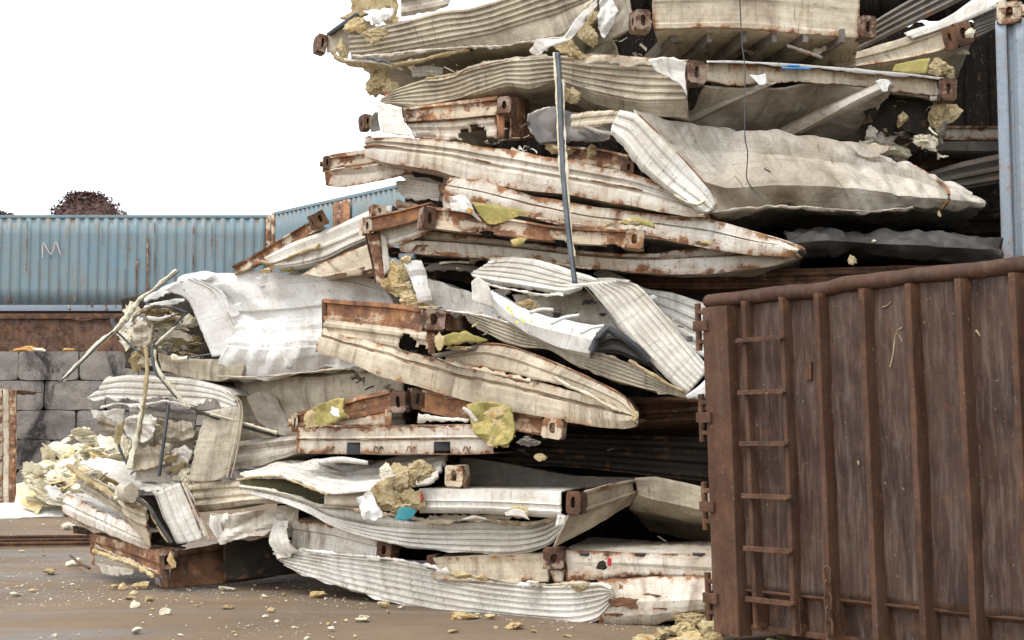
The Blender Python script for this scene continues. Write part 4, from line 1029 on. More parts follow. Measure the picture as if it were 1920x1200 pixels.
sheet('foil_lining', t, 'foil', 12.28, [[(955, 450), (975, 446), (992, 448)], [(960, 462), (970, 464), (980, 458)]], crum=.01, rag=(.02, .02, 0, .02), seed=152)

# === long lower beam with the rusty corner frame at its left end, fourth layer
z = (740, 12.95, 1510, 12.05)
t = cc('long bowed white container edge with rusted lips, rusty corner frame at its left end', 1000, 500, 12.4)
sheet('side_panel', t, 'rustwhite', z, [[(744, 442), (770, 436), (850, 438), (960, 452), (1080, 468), (1200, 474), (1320, 468), (1420, 468), (1508, 470)],
      [(745, 452), (770, 450), (850, 454), (960, 464), (1080, 478), (1200, 486), (1320, 482), (1420, 476), (1508, 472)],
      [(752, 466), (790, 474), (860, 478), (1000, 487), (1120, 502), (1240, 511), (1330, 512), (1420, 502), (1505, 476)]], prof=[[(0, 0), (.7, .01), (.85, -.02), (1, 0)], [(0, 0), (.1, .03), (.9, .035), (1, 0)]], crum=.012, ft=(.6, .0), fb=(2.5, .05), seed=160, lips=(1,), rag=(.02, .01, .02, .012), buckle=.014)
sheet('upper_panel', t, 'rustwhite', (700, 13.0, 810, 12.75), [[(700, 428), (760, 414), (820, 398)], [(710, 470), (740, 462), (800, 440)]], prof=trap(2, .02), crum=.012, seed=161)
sheet('corner_beam', t, 'rustier', (682, 12.9, 806, 12.6), [[(684, 408), (745, 394), (808, 378)], [(692, 436), (745, 424), (808, 406)]], prof=CHAN, crum=.006, ft=(.6, 0), seed=162)
casting(t, 690, 423, 12.88, 16, 30, 18, 0)
sheet('corner_post', t, 'rust', 12.92, [[(686, 436), (698, 436), (710, 436)], [(700, 490), (710, 490), (720, 490)], [(706, 530), (714, 530), (722, 528)]], prof=[[(0, 0), (1, 0)]] * 2, crum=.008, seed=163, ft=None, back=BACK)
sheet('corner_post', t, 'rustdark', 12.93, [[(686, 436), (688, 436, .2)], [(706, 530), (708, 530, .2)]], crum=.006, seed=164)
sheet('torn_strip', t, 'tan', 12.9, [[(712, 436), (722, 440), (726, 452)], [(716, 480), (726, 482), (730, 478)], [(720, 520), (728, 512), (734, 500)]], crum=.02, rag=(.02, .03, 0, .04), seed=165)
for xa in (786, 800):
    tube('bracket', t, 'rustier', [P(xa - 12, 470, 12.85), P(xa, 458, 12.84), P(xa + 12, 470, 12.86)], .012, 6)

# === left: slanting rusty rail and pale panels under it
t = cc('slim rusty rail slanting up to the left of the pile, casting at its top', 520, 460, 13.9, 'rusty_beam', 'steel beam')
sheet('beam', t, 'rust', (434, 14.2, 605, 13.6), [[(436, 500), (500, 462), (560, 426), (600, 402)], [(440, 514), (505, 484), (565, 448), (606, 424)]], prof=CHAN, crum=.012, ft=(.25, 0), fb=(.1, 0), seed=170)
casting(t, 601, 410, 13.55, 24, 28, 26, -28)
t = cc('pale bent panel with a foam lip above the large white container', 600, 470, 13.7, 'bent_panel', 'metal panel')
sheet('panel', t, 'white', (490, 13.9, 735, 13.3), [[(490, 486), (545, 456), (620, 428), (690, 396), (735, 384)], [(500, 492), (550, 474), (625, 446), (690, 420), (736, 412)], [(508, 502), (560, 498), (610, 486), (650, 466), (700, 444)]], prof=[[(0, 0), (.5, .02), (1, 0)], trap(2, .02)], crum=.02, ft=(.8, 0), fb=(.7, 0), seed=171, rag=(.04, 0, .01, .03))
fs(t, (490, 13.85, 600, 13.6), [(490, 490), (510, 494), (540, 484), (575, 470), (600, 462)], 4, 'oldfoam', 6)
casting(t, 712, 394, 13.2, 26, 20, 20, 0)
fl(t, 500, 508, 13.8, 30, 8, 172); fl(t, 540, 506, 13.8, 40, 10, 173, 'foil')
t = cc('pale bent panel curving in under the rusty corner frame', 640, 500, 13.6, 'bent_panel', 'metal panel')
sheet('panel', t, 'cream', (560, 13.75, 710, 13.2), [[(562, 516), (600, 494), (650, 472), (700, 452)], [(580, 516), (620, 506), (660, 498), (704, 482)], [(600, 520), (640, 516), (670, 512), (706, 502)]], crum=.02, seed=174, fb=(.8, 0), rag=(.03, .03, .01, .04))
sheet('torn_strip', t, 'rust', 13.3, [[(640, 506), (670, 500), (700, 494)], [(645, 520), (670, 518), (702, 514)]], crum=.02, rag=(.05, .03, .03, .02), seed=175)
t = cc('small white ribbed sheet squeezed out below the rusty end in the sky', 780, 360, 13.4, 'ribbed_sheet', 'metal sheet')
sheet('panel', t, 'white', (732, 13.5, 830, 13.2), [[(740, 338), (780, 334), (828, 344)], [(732, 364), (770, 376), (826, 384)]], prof=trap(4, .015), crum=.02, rag=(.06, .03, .02, .05), seed=176)
sheet('torn_strip', t, 'cream', 13.35, [[(736, 370), (790, 380), (815, 380)], [(738, 390), (770, 392), (808, 392)]], crum=.02, rag=(.04, .04, .04, .02), seed=177)

# === large white crumpled container, middle left
z = (290, 14.5, 740, 13.7)
t = cc('large bright white crumpled container, its open left end full of torn foam', 480, 690, 14.2)
sheet('body', t, 'clean', z, [[(330, 522), (368, 515), (420, 513), (520, 513), (660, 514), (735, 545)],
      [(362, 534), (395, 542), (440, 546), (520, 545), (640, 538), (738, 556)],
      [(395, 578), (430, 582), (480, 582), (540, 577), (640, 570), (740, 576)],
      [(420, 600), (445, 602), (490, 600), (545, 596), (640, 590), (740, 600)],
      [(425, 650, -.12), (470, 655, -.14), (520, 655, -.14), (570, 652, -.12), (640, 648, -.1), (740, 650)],
      [(400, 706), (420, 710), (480, 707), (540, 701), (600, 696), (740, 690)]],
      prof=[[(0, 0), (.55, .0), (.62, .02), (1, .02)], [(0, .02), (.5, 0), (1, 0)], [(0, 0), (.2, -.04), (.8, -.04), (1, 0)], trap(2, .022), [(0, 0), (.3, .02), (1, 0)]], crum=.085, ft=(2.2, -.05), fb=(2.5, .05), seed=180, res=.024, freq=1.3, buckle=.03)
sheet('end_flap', t, 'clean', 14.15, [[(308, 544), (350, 562), (372, 610), (396, 670)], [(348, 522), (396, 546), (428, 606), (450, 664)], [(364, 518), (420, 548), (448, 606), (466, 654)]], prof=[FLAT, trap(2, .012)], crum=.05, freq=1.4, seed=181, rag=(.03, .01, .01, .02), thick=.012)
sheet('torn_flap', t, 'clean', 14.12, [[(470, 520), (520, 514), (600, 512), (700, 516)], [(480, 532), (530, 528), (600, 524), (712, 532)], [(486, 540), (540, 538), (610, 532), (722, 544)]], crum=.04, rag=(.06, .03, .02, .04), seed=640, freq=1.6, buckle=.02)
sheet('torn_flap', t, 'white', 14.0, [[(540, 640), (575, 622), (612, 616)], [(528, 668), (560, 652), (600, 640)], [(532, 692), (566, 690), (598, 680)]], crum=.05, rag=(.05, .03, .05, .05), seed=641, freq=1.6)
sheet('torn_flap', t, 'clean', 14.08, [[(428, 574), (440, 568), (456, 566)], [(424, 582), (436, 584), (448, 580)], [(430, 592), (440, 596), (452, 590)]], crum=.03, rag=(.02, .02, .02, .03), seed=642, res=.015)
sheet('lower_lip', t, 'beige', (290, 14.4, 480, 14.1), [[(288, 656), (330, 668), (396, 672), (466, 656)], [(290, 676), (330, 690), (395, 700), (460, 690)], [(296, 692), (340, 704), (400, 712), (455, 706)]], crum=.03, fb=(2, .05), seed=182, rag=(.05, 0, .02, .01))
sheet('roof_flap', t, 'clean', 14.35, [[(268, 556), (300, 540), (340, 520)], [(262, 576), (306, 560), (350, 548)]], crum=.03, rag=(.06, .04, .03, .06), seed=183)
sheet('inner_wall', t, 'dark', 15.3, [[(225, 560), (320, 545), (420, 540)], [(235, 690), (320, 700), (420, 705)]], crum=.05, seed=184)  # dark colour puts the shade of the opening into this wall
for i, (x, y, w_, h_, m_) in enumerate(((250, 590, 50, 30, 'palefoam'), (236, 612, 34, 40, 'palefoam'), (265, 622, 60, 60, 'clean'), (250, 640, 40, 40, 'palefoam'), (300, 600, 80, 30, 'oldfoam'), (325, 610, 60, 24, 'palefoam'), (290, 576, 60, 26, 'oldfoam'), (340, 640, 70, 24, 'oldfoam'), (362, 652, 50, 26, 'oldfoam'), (355, 605, 30, 26, 'palefoam'), (310, 640, 50, 40, 'beige'), (345, 672, 50, 18, 'palefoam'), (258, 672, 36, 44, 'oldfoam'), (278, 655, 30, 30, 'cream'))):
    fl(t, x, y, 14.6 + (i % 3) * .1, w_, h_, 185 + i, m_, .7)
sheet('torn_strip', t, 'cream', 14.45, [[(244, 604), (272, 598), (290, 604)], [(246, 630), (270, 640), (286, 636)], [(252, 646), (268, 652), (280, 648)]], crum=.05, rag=(.04, .04, .04, .05), seed=200, freq=2)
sheet('torn_strip', t, 'white', 14.4, [[(268, 590), (300, 588), (330, 582)], [(272, 600), (300, 604), (326, 598)]], crum=.04, rag=(.04, .04, .04, .05), seed=201)
for k_, (pl_, m_) in enumerate((([[(246, 602), (268, 596), (288, 604)], [(244, 624), (268, 628), (290, 626)], [(250, 648), (268, 656), (280, 650)]], 'beige'), ([[(214, 606), (232, 596), (250, 590)], [(220, 626), (238, 620), (252, 612)]], 'white'), ([[(300, 622), (335, 616), (362, 626)], [(304, 640), (335, 640), (366, 646)]], 'tan'), ([[(290, 590), (330, 584), (352, 592)], [(292, 606), (325, 604), (350, 604)]], 'cream'), ([[(258, 660), (275, 664), (296, 660)], [(256, 690), (276, 692), (292, 684)]], 'beige'), ([[(320, 650), (350, 654), (378, 662)], [(322, 664), (350, 670), (384, 676)]], 'oldfoam'))):
    sheet('torn_strip', t, m_, 14.33 + .04 * k_, pl_, crum=.05, rag=(.05, .05, .05, .05), seed=620 + k_, freq=2, res=.018)
scraps(t, (220, 580, 380, 680), 14.35, ['palefoam', 'white', 'oldfoam', 'dim', 'charcoal'], 34, 202, (8, 30))
# gaskets and foam-crusted rails hanging from the torn end
def strip(pts, Z, r, m_, nm='gasket', fl_=.45, lump_=.0, tp=None, sd=1):
    return tube(nm, t, m_, [P(x, y, Z + (d[0] if d else 0)) for x, y, *d in pts], r, 8, lump_, tp, fl_, sd, sub=.03)
strip([(262, 558), (272, 568), (295, 574), (330, 578), (350, 586)], 14.2, .022, 'steel'); strip([(284, 652), (305, 632), (330, 606), (348, 588)], 14.2, .022, 'steel', lump_=.1)
strip([(292, 646), (312, 628), (330, 612)], 14.17, .016, 'palefoam', 'insulation_edge', .8, .5)
strip([(210, 598), (216, 618), (232, 634), (250, 652), (262, 660)], 14.2, .022, 'steel'); strip([(345, 672), (370, 668), (394, 664)], 14.1, .02, 'steel')
strip([(322, 666), (335, 674), (352, 672)], 14.1, .03, 'palefoam', 'insulation_edge', .8, .6)
strip([(332, 507), (308, 526), (284, 546), (262, 560), (252, 576)], 14.1, .028, 'palefoam', 'foam_crusted_rail', .7, .45, (1.0, .8), 3)
strip([(336, 508), (314, 526), (296, 540)], 14.06, .012, 'steel', 'gasket', .5)
strip([(250, 566), (244, 584), (230, 604), (216, 620), (190, 640), (165, 664), (140, 688), (118, 714)], 14.2, .033, 'palefoam', 'foam_crusted_rail', .8, .5, (1, .62), 5)
strip([(212, 622), (186, 646), (160, 672), (134, 698), (110, 718)], 14.15, .018, 'steel', 'gasket')
strip([(273, 650), (276, 680), (272, 740), (264, 790), (254, 840), (243, 880)], 14.1, .022, 'oldfoam', 'foam_crusted_rail', .7, .35, (.9, 1.1), 6)
strip([(268, 745), (262, 790), (252, 835), (242, 878)], 14.06, .028, 'palefoam', 'insulation_edge', .8, .6, (.5, 1), 7)
strip([(286, 650), (287, 680), (296, 704), (312, 724), (332, 748)], 14.05, .017, 'steel'); strip([(290, 655), (293, 682), (306, 708), (326, 732), (346, 756), (368, 770)], 14.0, .02, 'palefoam', 'insulation_edge', .8, .6, (.7, 1.1), 8)
strip([(358, 764), (400, 782), (450, 798), (500, 812), (546, 822)], 13.95, .026, 'charcoal', 'gasket', .55)
strip([(395, 776), (440, 788), (480, 800), (520, 812)], 13.9, .022, 'palefoam', 'insulation_edge', .6, .7, None, 9)

# === crumpled container beneath it
z = (160, 14.6, 460, 14.0)
t = cc('crumpled container with white ribbed roof over beige layers, below the bright white one', 300, 900, 14.4)
sheet('roof_sheet', t, 'white', z, [[(196, 712), (240, 704), (290, 706), (360, 712), (420, 728), (440, 742)], [(160, 748), (200, 740), (260, 742), (330, 744), (400, 748), (448, 764)], [(176, 764), (215, 756), (270, 760), (315, 752), (380, 770), (446, 782)]], prof=[trap(3, .014), trap(1, .01)], crum=.02, rag=(.1, .02, .03, .10), ft=(1.5, 0), seed=210)
fl(t, 210, 716, 14.55, 28, 20, 211, 'palefoam')
sheet('end_flap', t, 'beige', (350, 14.0, 460, 13.9), [[(380, 772), (415, 766), (446, 762), (460, 780)], [(366, 830), (405, 828), (436, 826), (448, 832)], [(354, 904), (390, 906), (415, 900), (428, 892)]], prof=FLAT, crum=.018, seed=212, rag=(.03, 0, 0, .02), ucorr=None, buckle=.015)
for dx in (0, 8): crease(t, 13.86, [(425 + dx, 735), (446 + dx * .6, 752), (450 + dx * .6, 775), (440 + dx, 830), (426 + dx, 895)], 1.6, 'beige')
sheet('end_flap', t, 'tan', 14.5, [[(192, 772), (215, 764), (240, 766)], [(190, 800), (215, 798), (234, 800)], [(196, 818), (215, 826), (228, 836)]], crum=.03, rag=(.03, .03, .02, .05), seed=213)
sheet('torn_strip', t, 'white', 14.6, [[(164, 760), (190, 768), (204, 770)], [(170, 786), (186, 792), (198, 788)]], crum=.04, rag=(.05, .03, .04, .05), seed=214)
for i, (a, b, m_) in enumerate((((238, 758, 372, 776), (240, 786, 370, 800), 'tan'), ((236, 800, 372, 812), (240, 850, 362, 852), 'beige'), ((246, 858, 360, 862), (250, 900, 356, 905), 'tan'))):
    sheet('layer', t, m_, 14.5, [[(a[0], a[1]), ((a[0] + a[2]) / 2, (a[1] + a[3]) / 2 + 3), (a[2], a[3])], [(b[0], b[1]), ((b[0] + b[2]) / 2, (b[1] + b[3]) / 2 + 4), (b[2], b[3])]], crum=.025, fb=(1, 0), ft=(1, 0), seed=215 + i, rag=(.05, .03, .03, .05), prof=[(0, 0), (.4, .02), (.6, 0), (1, 0)])
fs(t, 14.4, [(240, 798), (280, 796), (320, 806), (370, 812)], 5, 'palefoam', 11); fs(t, 14.45, [(255, 856), (290, 850), (330, 852), (360, 856)], 7, 'palefoam', 12)
for i, (x, y, w_, h_) in enumerate(((340, 876, 40, 34), (352, 890, 30, 30), (318, 862, 34, 20), (236, 840, 22, 50), (222, 812, 24, 40), (300, 800, 40, 14))): fl(t, x, y, 14.35, w_, h_, 220 + i, 'palefoam' if i % 2 else 'oldfoam')
scraps(t, (235, 780, 370, 895), 14.35, ['tan', 'palefoam', 'beige', 'dim', 'clean'], 34, 230, (12, 44))
for k_, (m_, pl_) in enumerate((('white', [[(232, 776), (262, 770), (300, 782)], [(228, 800), (262, 806), (296, 800)], [(238, 828), (266, 836), (290, 824)]]), ('beige', [[(300, 778), (335, 784), (368, 790)], [(296, 800), (335, 812), (372, 806)], [(306, 822), (340, 830), (366, 826)]]), ('cream', [[(238, 838), (275, 828), (318, 840)], [(240, 860), (280, 862), (322, 856)], [(248, 886), (284, 880), (316, 878)]]), ('white', [[(318, 838), (345, 830), (366, 842)], [(316, 864), (345, 858), (362, 868)], [(324, 890), (344, 884), (358, 886)]]), ('beige', [[(186, 772), (205, 778), (224, 790)], [(180, 794), (205, 802), (226, 806)], [(192, 812), (208, 820), (222, 822)]]))):
    sheet('crushed_layer', t, m_, 14.28 + .03 * k_, pl_, prof=[trap(1, .02), FLAT], crum=.06, rag=(.05, .05, .05, .06), seed=680 + k_, freq=1.7, res=.018, ft=None, sharp=18, thick=.006)
tube('gasket', t, 'black', [P(218, 822, 14.4), P(226, 846, 14.35), P(240, 872, 14.3)], .014, 6)
tube('thin_rod', t, 'black', [P(316, 758, 14.05), P(308, 820, 13.95), P(298, 893, 13.9)], .017, 8)
# back wall right of it
t = cc('grey shaded container side between the bright white container and the rusty frames', 590, 800, 14.4)
sheet('side_panel', t, 'beige', (440, 14.6, 760, 13.7), [[(440, 716), (520, 712), (620, 704), (760, 690)], [(452, 770), (520, 768), (620, 768), (760, 765)], [(445, 822), (520, 826), (600, 818), (760, 815)]], prof=[trap(1, .02), trap(2, .02)], crum=.05, fb=(.8, .0), ft=(.5, .2), seed=240, freq=1.2)
sheet('torn_flap', t, 'tan', 14.3, [[(456, 742), (490, 732), (520, 745)], [(480, 790), (520, 790), (545, 800)], [(520, 815), (540, 824), (556, 826)]], crum=.04, rag=(.03, .03, .03, .04), seed=241)
sheet('lower_beam', t, 'tan', (430, 14.2, 560, 13.8), [[(424, 830), (480, 824), (560, 816)], [(430, 848), (480, 842), (560, 832)], [(424, 880), (480, 872), (560, 850)]], prof=[[(0, 0), (.5, .04), (1, 0)], trap(1, .02)], crum=.02, fb=(.8, 0), seed=242)
scraps(t, (440, 800, 545, 826), 14.0, ['tan', 'palefoam', 'dim'], 8, 243, (12, 30))

# === bottom left: folded white ribbed roof on a rusty frame
t = cc('crumpled container at bottom left, white ribbed sheet folded over it like a saddle', 260, 1020, 14.6)
z = (130, 15.0, 400, 14.0)
sheet('folded_sheet', t, 'white', 0, [[P(138, 862, 15.), P(185, 886, 14.8), P(232, 912, 14.6), P(290, 926, 14.3)], [P(185, 858, 15.1), P(235, 876, 14.9), P(290, 900, 14.7), P(330, 912, 14.4)], [P(225, 872, 15.2), P(275, 876, 15.), P(318, 886, 14.8), P(352, 908, 14.5)]], world=True, prof=trap(3, .02), crum=.03, rag=(.08, 0, .03, .02), seed=250)
sheet('folded_sheet', t, 'white', (285, 14.2, 400, 13.95), [[(288, 926), (310, 916), (335, 906), (352, 906)], [(306, 974), (330, 968), (356, 958), (370, 952)], [(330, 1022), (352, 1020), (376, 1014), (392, 1006)]], prof=[[(0, 0), (.25, 0), (.5, 0), (.75, 0), (1, 0)]] * 2, ucorr=(4, .016), crum=.02, seed=251, rag=(.01, .02, 0, .015))
crease(t, 13.96, [(346, 906), (366, 950), (392, 1010)], 2.2, 'rust', 'rusted_edge'); crease(t, 13.98, [(338, 904), (358, 950), (382, 1012)], 1.6, 'rust', 'rusted_edge')
sheet('lower_panel', t, 'rustwhite', (122, 15.4, 290, 14.2), [[(122, 926), (160, 944), (220, 972), (285, 1000)], [(122, 944), (160, 962), (220, 990), (285, 1020)], [(124, 966), (160, 984), (220, 1008), (285, 1030)]], prof=[[(0, 0), (.8, .02), (1, 0)], [(0, 0), (.2, .03), (1, .03)]], crum=.012, fb=(1, 0), ft=(.8, 0), seed=252)
sheet('side_panel', t, 'beige', (135, 15.2, 290, 14.25), [[(136, 872), (180, 892), (240, 920), (280, 950)], [(140, 896), (185, 915), (235, 950), (278, 990)], [(150, 920), (190, 940), (240, 980), (282, 1024)]], prof=[trap(2, .02), trap(2, .03)], crum=.03, rag=(.05, .02, .04, .05), seed=253)
fs(t, (140, 15.0, 300, 14.2), [(128, 872), (160, 898), (200, 920), (240, 945), (270, 950)], 6, 'oldfoam', 14)
sheet('side_panel', t, 'cream', 14.15, [[(215, 930), (240, 945), (277, 958)], [(236, 970), (258, 985), (278, 992)], [(262, 1008), (275, 1022), (284, 1030)]], prof=[trap(2, .02), FLAT], crum=.02, rag=(.05, .02, .02, .03), seed=254)
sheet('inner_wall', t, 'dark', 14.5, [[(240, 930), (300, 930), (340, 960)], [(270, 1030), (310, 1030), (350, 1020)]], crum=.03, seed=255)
tube('gasket', t, 'charcoal', [P(250, 930, 14.1), P(280, 952, 14.05), P(300, 985, 14.0), P(322, 1018, 13.98)], .02, 8, .1)
tube('insulation_edge', t, 'oldfoam', [P(246, 926, 14.15), P(276, 946, 14.1), P(292, 980, 14.03), P(316, 1016, 14.0)], .014, 8, .6)
tube('pipe_end', t, 'beige', [P(228, 926, 14.5), P(240, 924, 14.15), P(246, 923, 14.05)], .07, 14, .15, None, 1.3)
sheet('roof_sheet', t, 'cream', (350, 14.3, 520, 13.7), [[(350, 908), (400, 904), (450, 902), (560, 898)], [(368, 940), (420, 935), (470, 930), (560, 930)], [(374, 960), (420, 955), (480, 945), (560, 945)]], prof=[trap(2, .02), [(0, 0), (.4, .05), (1, 0)]], crum=.02, fb=(.6, 0), ft=(1, 0), seed=256)
sheet('crushed_end', t, 'tan', (388, 13.95, 560, 13.6), [[(392, 958), (440, 962), (490, 950), (560, 942)], [(386, 985), (430, 990), (490, 980), (560, 968)], [(406, 1018), (450, 1012), (500, 1004), (560, 995)]], crum=.06, seed=257, fb=(.8, .1), rag=(.04, 0, .03, .05), freq=1.6, sharp=25)
sheet('end_flap', t, 'white', 13.9, [[(390, 960), (405, 964), (416, 980)], [(388, 985), (405, 990), (420, 1000)], [(406, 1016), (418, 1014), (424, 1008)]], crum=.03, rag=(.03, .02, .03, .03), seed=258)
scraps(t, (140, 880, 300, 960), 14.3, ['cream', 'palefoam', 'tan', 'dim'], 18, 260, (10, 32)); scraps(t, (270, 960, 330, 1015), 14.1, ['dark', 'tan', 'dim'], 8, 261, (10, 26))

t = cc('rusty brown frame standing on the ground at bottom left, yellow foam in its casting', 300, 1100, 14.)
z = (168, 15.3, 304, 14.0)
sheet('front_beam', t, 'rustier', z, [[(170, 1000), (240, 1018), (302, 1036)], [(171, 1018), (240, 1040), (302, 1064)], [(172, 1034), (240, 1058), (302, 1082)]], prof=[[(0, 0), (.3, .01), (1, 0)], [(0, -.02), (1, -.02)]], crum=.01, ft=(.6, 0), seed=270, rag=(0, 0, 0, .03))
sheet('corner_post', t, 'rustier', 15.28, [[(168, 1000), (176, 1002)], [(170, 1056), (177, 1060)]], crum=.004, ft=None)
sheet('torn_strip', t, 'cream', (172, 15.2, 300, 14.05), [[(176, 1016), (240, 1044), (300, 1068)], [(180, 1028), (240, 1056), (298, 1084)]], crum=.02, rag=(.03, .02, .04, .06), seed=271)
fs(t, (172, 15.2, 300, 14.1), [(178, 1034), (220, 1046), (260, 1062), (292, 1080)], 6, 'foam', 15)
sheet('torn_strip', t, 'tan', (172, 15.1, 300, 14.1), [[(178, 1054), (215, 1058), (250, 1068)], [(196, 1078), (225, 1084), (248, 1076)]], crum=.04, rag=(.03, .03, .03, .04), seed=272)
sheet('corner_post', t, 'rustdark', 13.95, [[(299, 1034), (318, 1034)], [(302, 1104), (316, 1104)]], prof=[(0, 0), (1, 0)], crum=.006, ft=None, seed=273)
casting(t, 312, 1050, 13.85, 26, 34, -6, 0)
fl(t, 320, 1051, 13.78, 17, 27, 274, 'foam', .4, name='insulation')
sheet('side_panel', t, 'rustdark', 0, [[P(326, 1034, 13.95), P(420, 1018, 14.6), P(520, 1004, 15.2)], [P(322, 1104, 13.95), P(420, 1095, 14.3), P(520, 1080, 15.0)]], world=True, crum=.02, ft=(.6, 0), seed=275, prof=CHAN)
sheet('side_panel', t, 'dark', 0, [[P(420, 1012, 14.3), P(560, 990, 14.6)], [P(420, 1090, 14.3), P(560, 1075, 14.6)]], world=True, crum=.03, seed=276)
sheet('torn_strip', t, 'dim', 13.9, [[(284, 1080), (296, 1078), (302, 1090)], [(290, 1098), (300, 1104), (308, 1106)]], crum=.03, rag=(.03, .03, .02, .03), seed=277)
tube('bent_rod', t, 'rustdark', [GP(132, 1042, .12), GP(150, 1056, .1), GP(168, 1066, .06)], .014, 6)
sheet('torn_strip', t, 'dark', 15.4, [[(136, 985), (160, 990), (175, 1000)], [(138, 1000), (160, 1002), (174, 1004)]], crum=.02, seed=278)

# === white crumpled layer in the middle: torn foil, tube, long ribbed flap
z = (700, 13.2, 1330, 11.9)
t = cc('white crumpled container in the middle, long ribbed flap falling to the dumpster', 1050, 650, 12.4)
sheet('side_panel', t, 'white', (715, 13.1, 1000, 12.6), [[(718, 500), (760, 508), (830, 530), (900, 558), (960, 585)], [(725, 530), (765, 545), (830, 560), (900, 590), (960, 625)], [(770, 572), (800, 578), (840, 588), (900, 598), (960, 640)]], crum=.03, ft=(.8, 0), seed=300, rag=(.05, 0, .02, .03))
sheet('foil_lining', t, 'silverfoil' if 'silverfoil' in M else 'clean', 12.75, [[(752, 484), (775, 482), (790, 486)], [(766, 520), (786, 516), (804, 516)], [(780, 574), (800, 572), (815, 570)]], crum=.012, rag=(.03, .03, .03, .04), seed=301, thick=.03, prof=[(0, 0), (.3, .02), (.7, .02), (1, 0)])
for i, (x, y, w_, h_) in enumerate(((752, 506, 40, 40), (745, 522, 30, 30), (752, 545, 44, 30), (765, 556, 40, 30), (738, 536, 40, 24), (780, 570, 40, 14), (725, 530, 22, 16), (800, 578, 60, 8), (762, 490, 24, 20))): fl(t, x, y, 12.9 - .02 * i, w_, h_, 302 + i, 'foam', .6)
sheet('torn_strip', t, 'dim', 13.0, [[(722, 540), (740, 560), (760, 575)], [(716, 530), (730, 555), (750, 574)]], crum=.01, prof=trap(2, .012), seed=312)
sheet('corner_post', t, 'cream', 13.0, [[(720, 500), (745, 502)], [(722, 536), (745, 540)]], crum=.01, seed=313)
tube('pipe_end', t, 'bluegrey', [P(750, 481, 12.95), P(778, 480, 12.9)], .03, 12)
# sagging sheet on top
sheet('roof_sheet', t, 'white', (880, 12.6, 1100, 12.2), [[(912, 490), (960, 484), (1010, 490), (1060, 506), (1120, 524), (1180, 530)], [(880, 512), (920, 518), (970, 524), (1020, 532), (1060, 538), (1096, 536)], [(888, 524), (930, 536), (970, 544), (1020, 552), (1060, 556), (1092, 542)]], prof=[trap(4, .014), [(0, 0), (.4, .02), (1, 0)]], crum=.025, ft=(1.6, .0), seed=314, rag=(.04, 0, .02, .03), buckle=.015)
sheet('roof_sheet', t, 'cream', 12.9, [[(905, 486), (960, 482), (1022, 488)], [(920, 500), (980, 502), (1036, 508)]], crum=.02, seed=315, ft=(1, .0), rag=(.03, .05, .03, 0))
# long flap
sheet('long_flap', t, 'white', (1090, 12.1, 1335, 11.45), [[(1160, 526), (1196, 534), (1240, 580), (1290, 640), (1332, 690)], [(1096, 534), (1120, 560), (1180, 640), (1250, 712), (1286, 742)]], prof=[(0, 0), (.04, .02), (.08, 0), (.13, 0), (.16, .018), (.2, 0)] + [(s, h) for k in range(5) for s, h in ((.26 + k * .14, 0), (.275 + k * .14, .014), (.30 + k * .14, .014), (.315 + k * .14, 0))] + [(1, 0)], crum=.015, seed=316, rag=(0, 0, .01, .012), thick=.012, buckle=.01)
sheet('long_flap', t, 'clean', 11.42, [[(1286, 742), (1310, 724), (1334, 700)], [(1290, 748), (1312, 745), (1338, 742)]], crum=.012, seed=317)
crease(t, 12.05, [(1094, 536), (1118, 562), (1178, 642), (1248, 714), (1284, 744)], 1.3, 'dim')
# tube-like white cylinder with a black open end
sheet('torn_flap', t, 'white', 12.35, [[(880, 530), (895, 516), (918, 534)], [(882, 552), (910, 556), (930, 560)], [(884, 566), (915, 576), (940, 580)]], crum=.03, rag=(.03, .03, .02, .04), seed=318)
cs_ = sheet('curled_sheet', t, 'clean', (910, 12.3, 1150, 11.75), [[(918, 540), (960, 568), (1010, 590), (1060, 602), (1130, 616)], [(918, 552, -.03), (950, 584, -.03), (1000, 610, -.03), (1060, 625, -.03), (1118, 640, -.03)], [(925, 566), (945, 594), (990, 624), (1050, 650), (1108, 662)], [(930, 572, .1), (950, 602, .1), (1000, 634, .1), (1060, 658, .1), (1108, 672, .1)]], crum=.016, seed=319, ft=(.3, -.02), fb=(.5, 0), rag=(.05, .01, 0, 0))
for pts in ([(1108, 658), (1122, 630), (1140, 616)], [(1140, 616), (1180, 640), (1218, 676)], ):
    tube('black_frame', t, 'black', [P(x, y, 11.72) for x, y in pts], .028, 8, .15)
sheet('opening_shade', t, 'charcoal', 11.9, [[(1120, 640), (1150, 620), (1190, 640), (1250, 690)], [(1112, 660), (1160, 664), (1210, 684), (1262, 706)]], crum=.02, prof=trap(2, .03), seed=320)  # charcoal sheet, the shade inside the open end put into its colour
for a, b in (((1030, 604), (1086, 588)), ((1086, 622), (1132, 608)), ((990, 584), (1038, 578))):
    sheet('strap_hinge', cs_, 'clean', 11.74, [[a, ((a[0] + b[0]) / 2, (a[1] + b[1]) / 2 - 4), b], [(a[0] + 4, a[1] + 6), ((a[0] + b[0]) / 2 + 3, (a[1] + b[1]) / 2 + 2), (b[0], b[1] + 6)]], crum=.004, thick=.012, seed=321)
for i, (x, y) in enumerate(((953, 578), (960, 590), (978, 600), (984, 602), (996, 602), (958, 583), (970, 604))): fl(cs_, x, y, 12.08 - .003 * (x - 953), 6, 7, 322 + i, 'foilbright' if 'foilbright' in M else 'foil', .25, name='yellow_spot', sub=2)
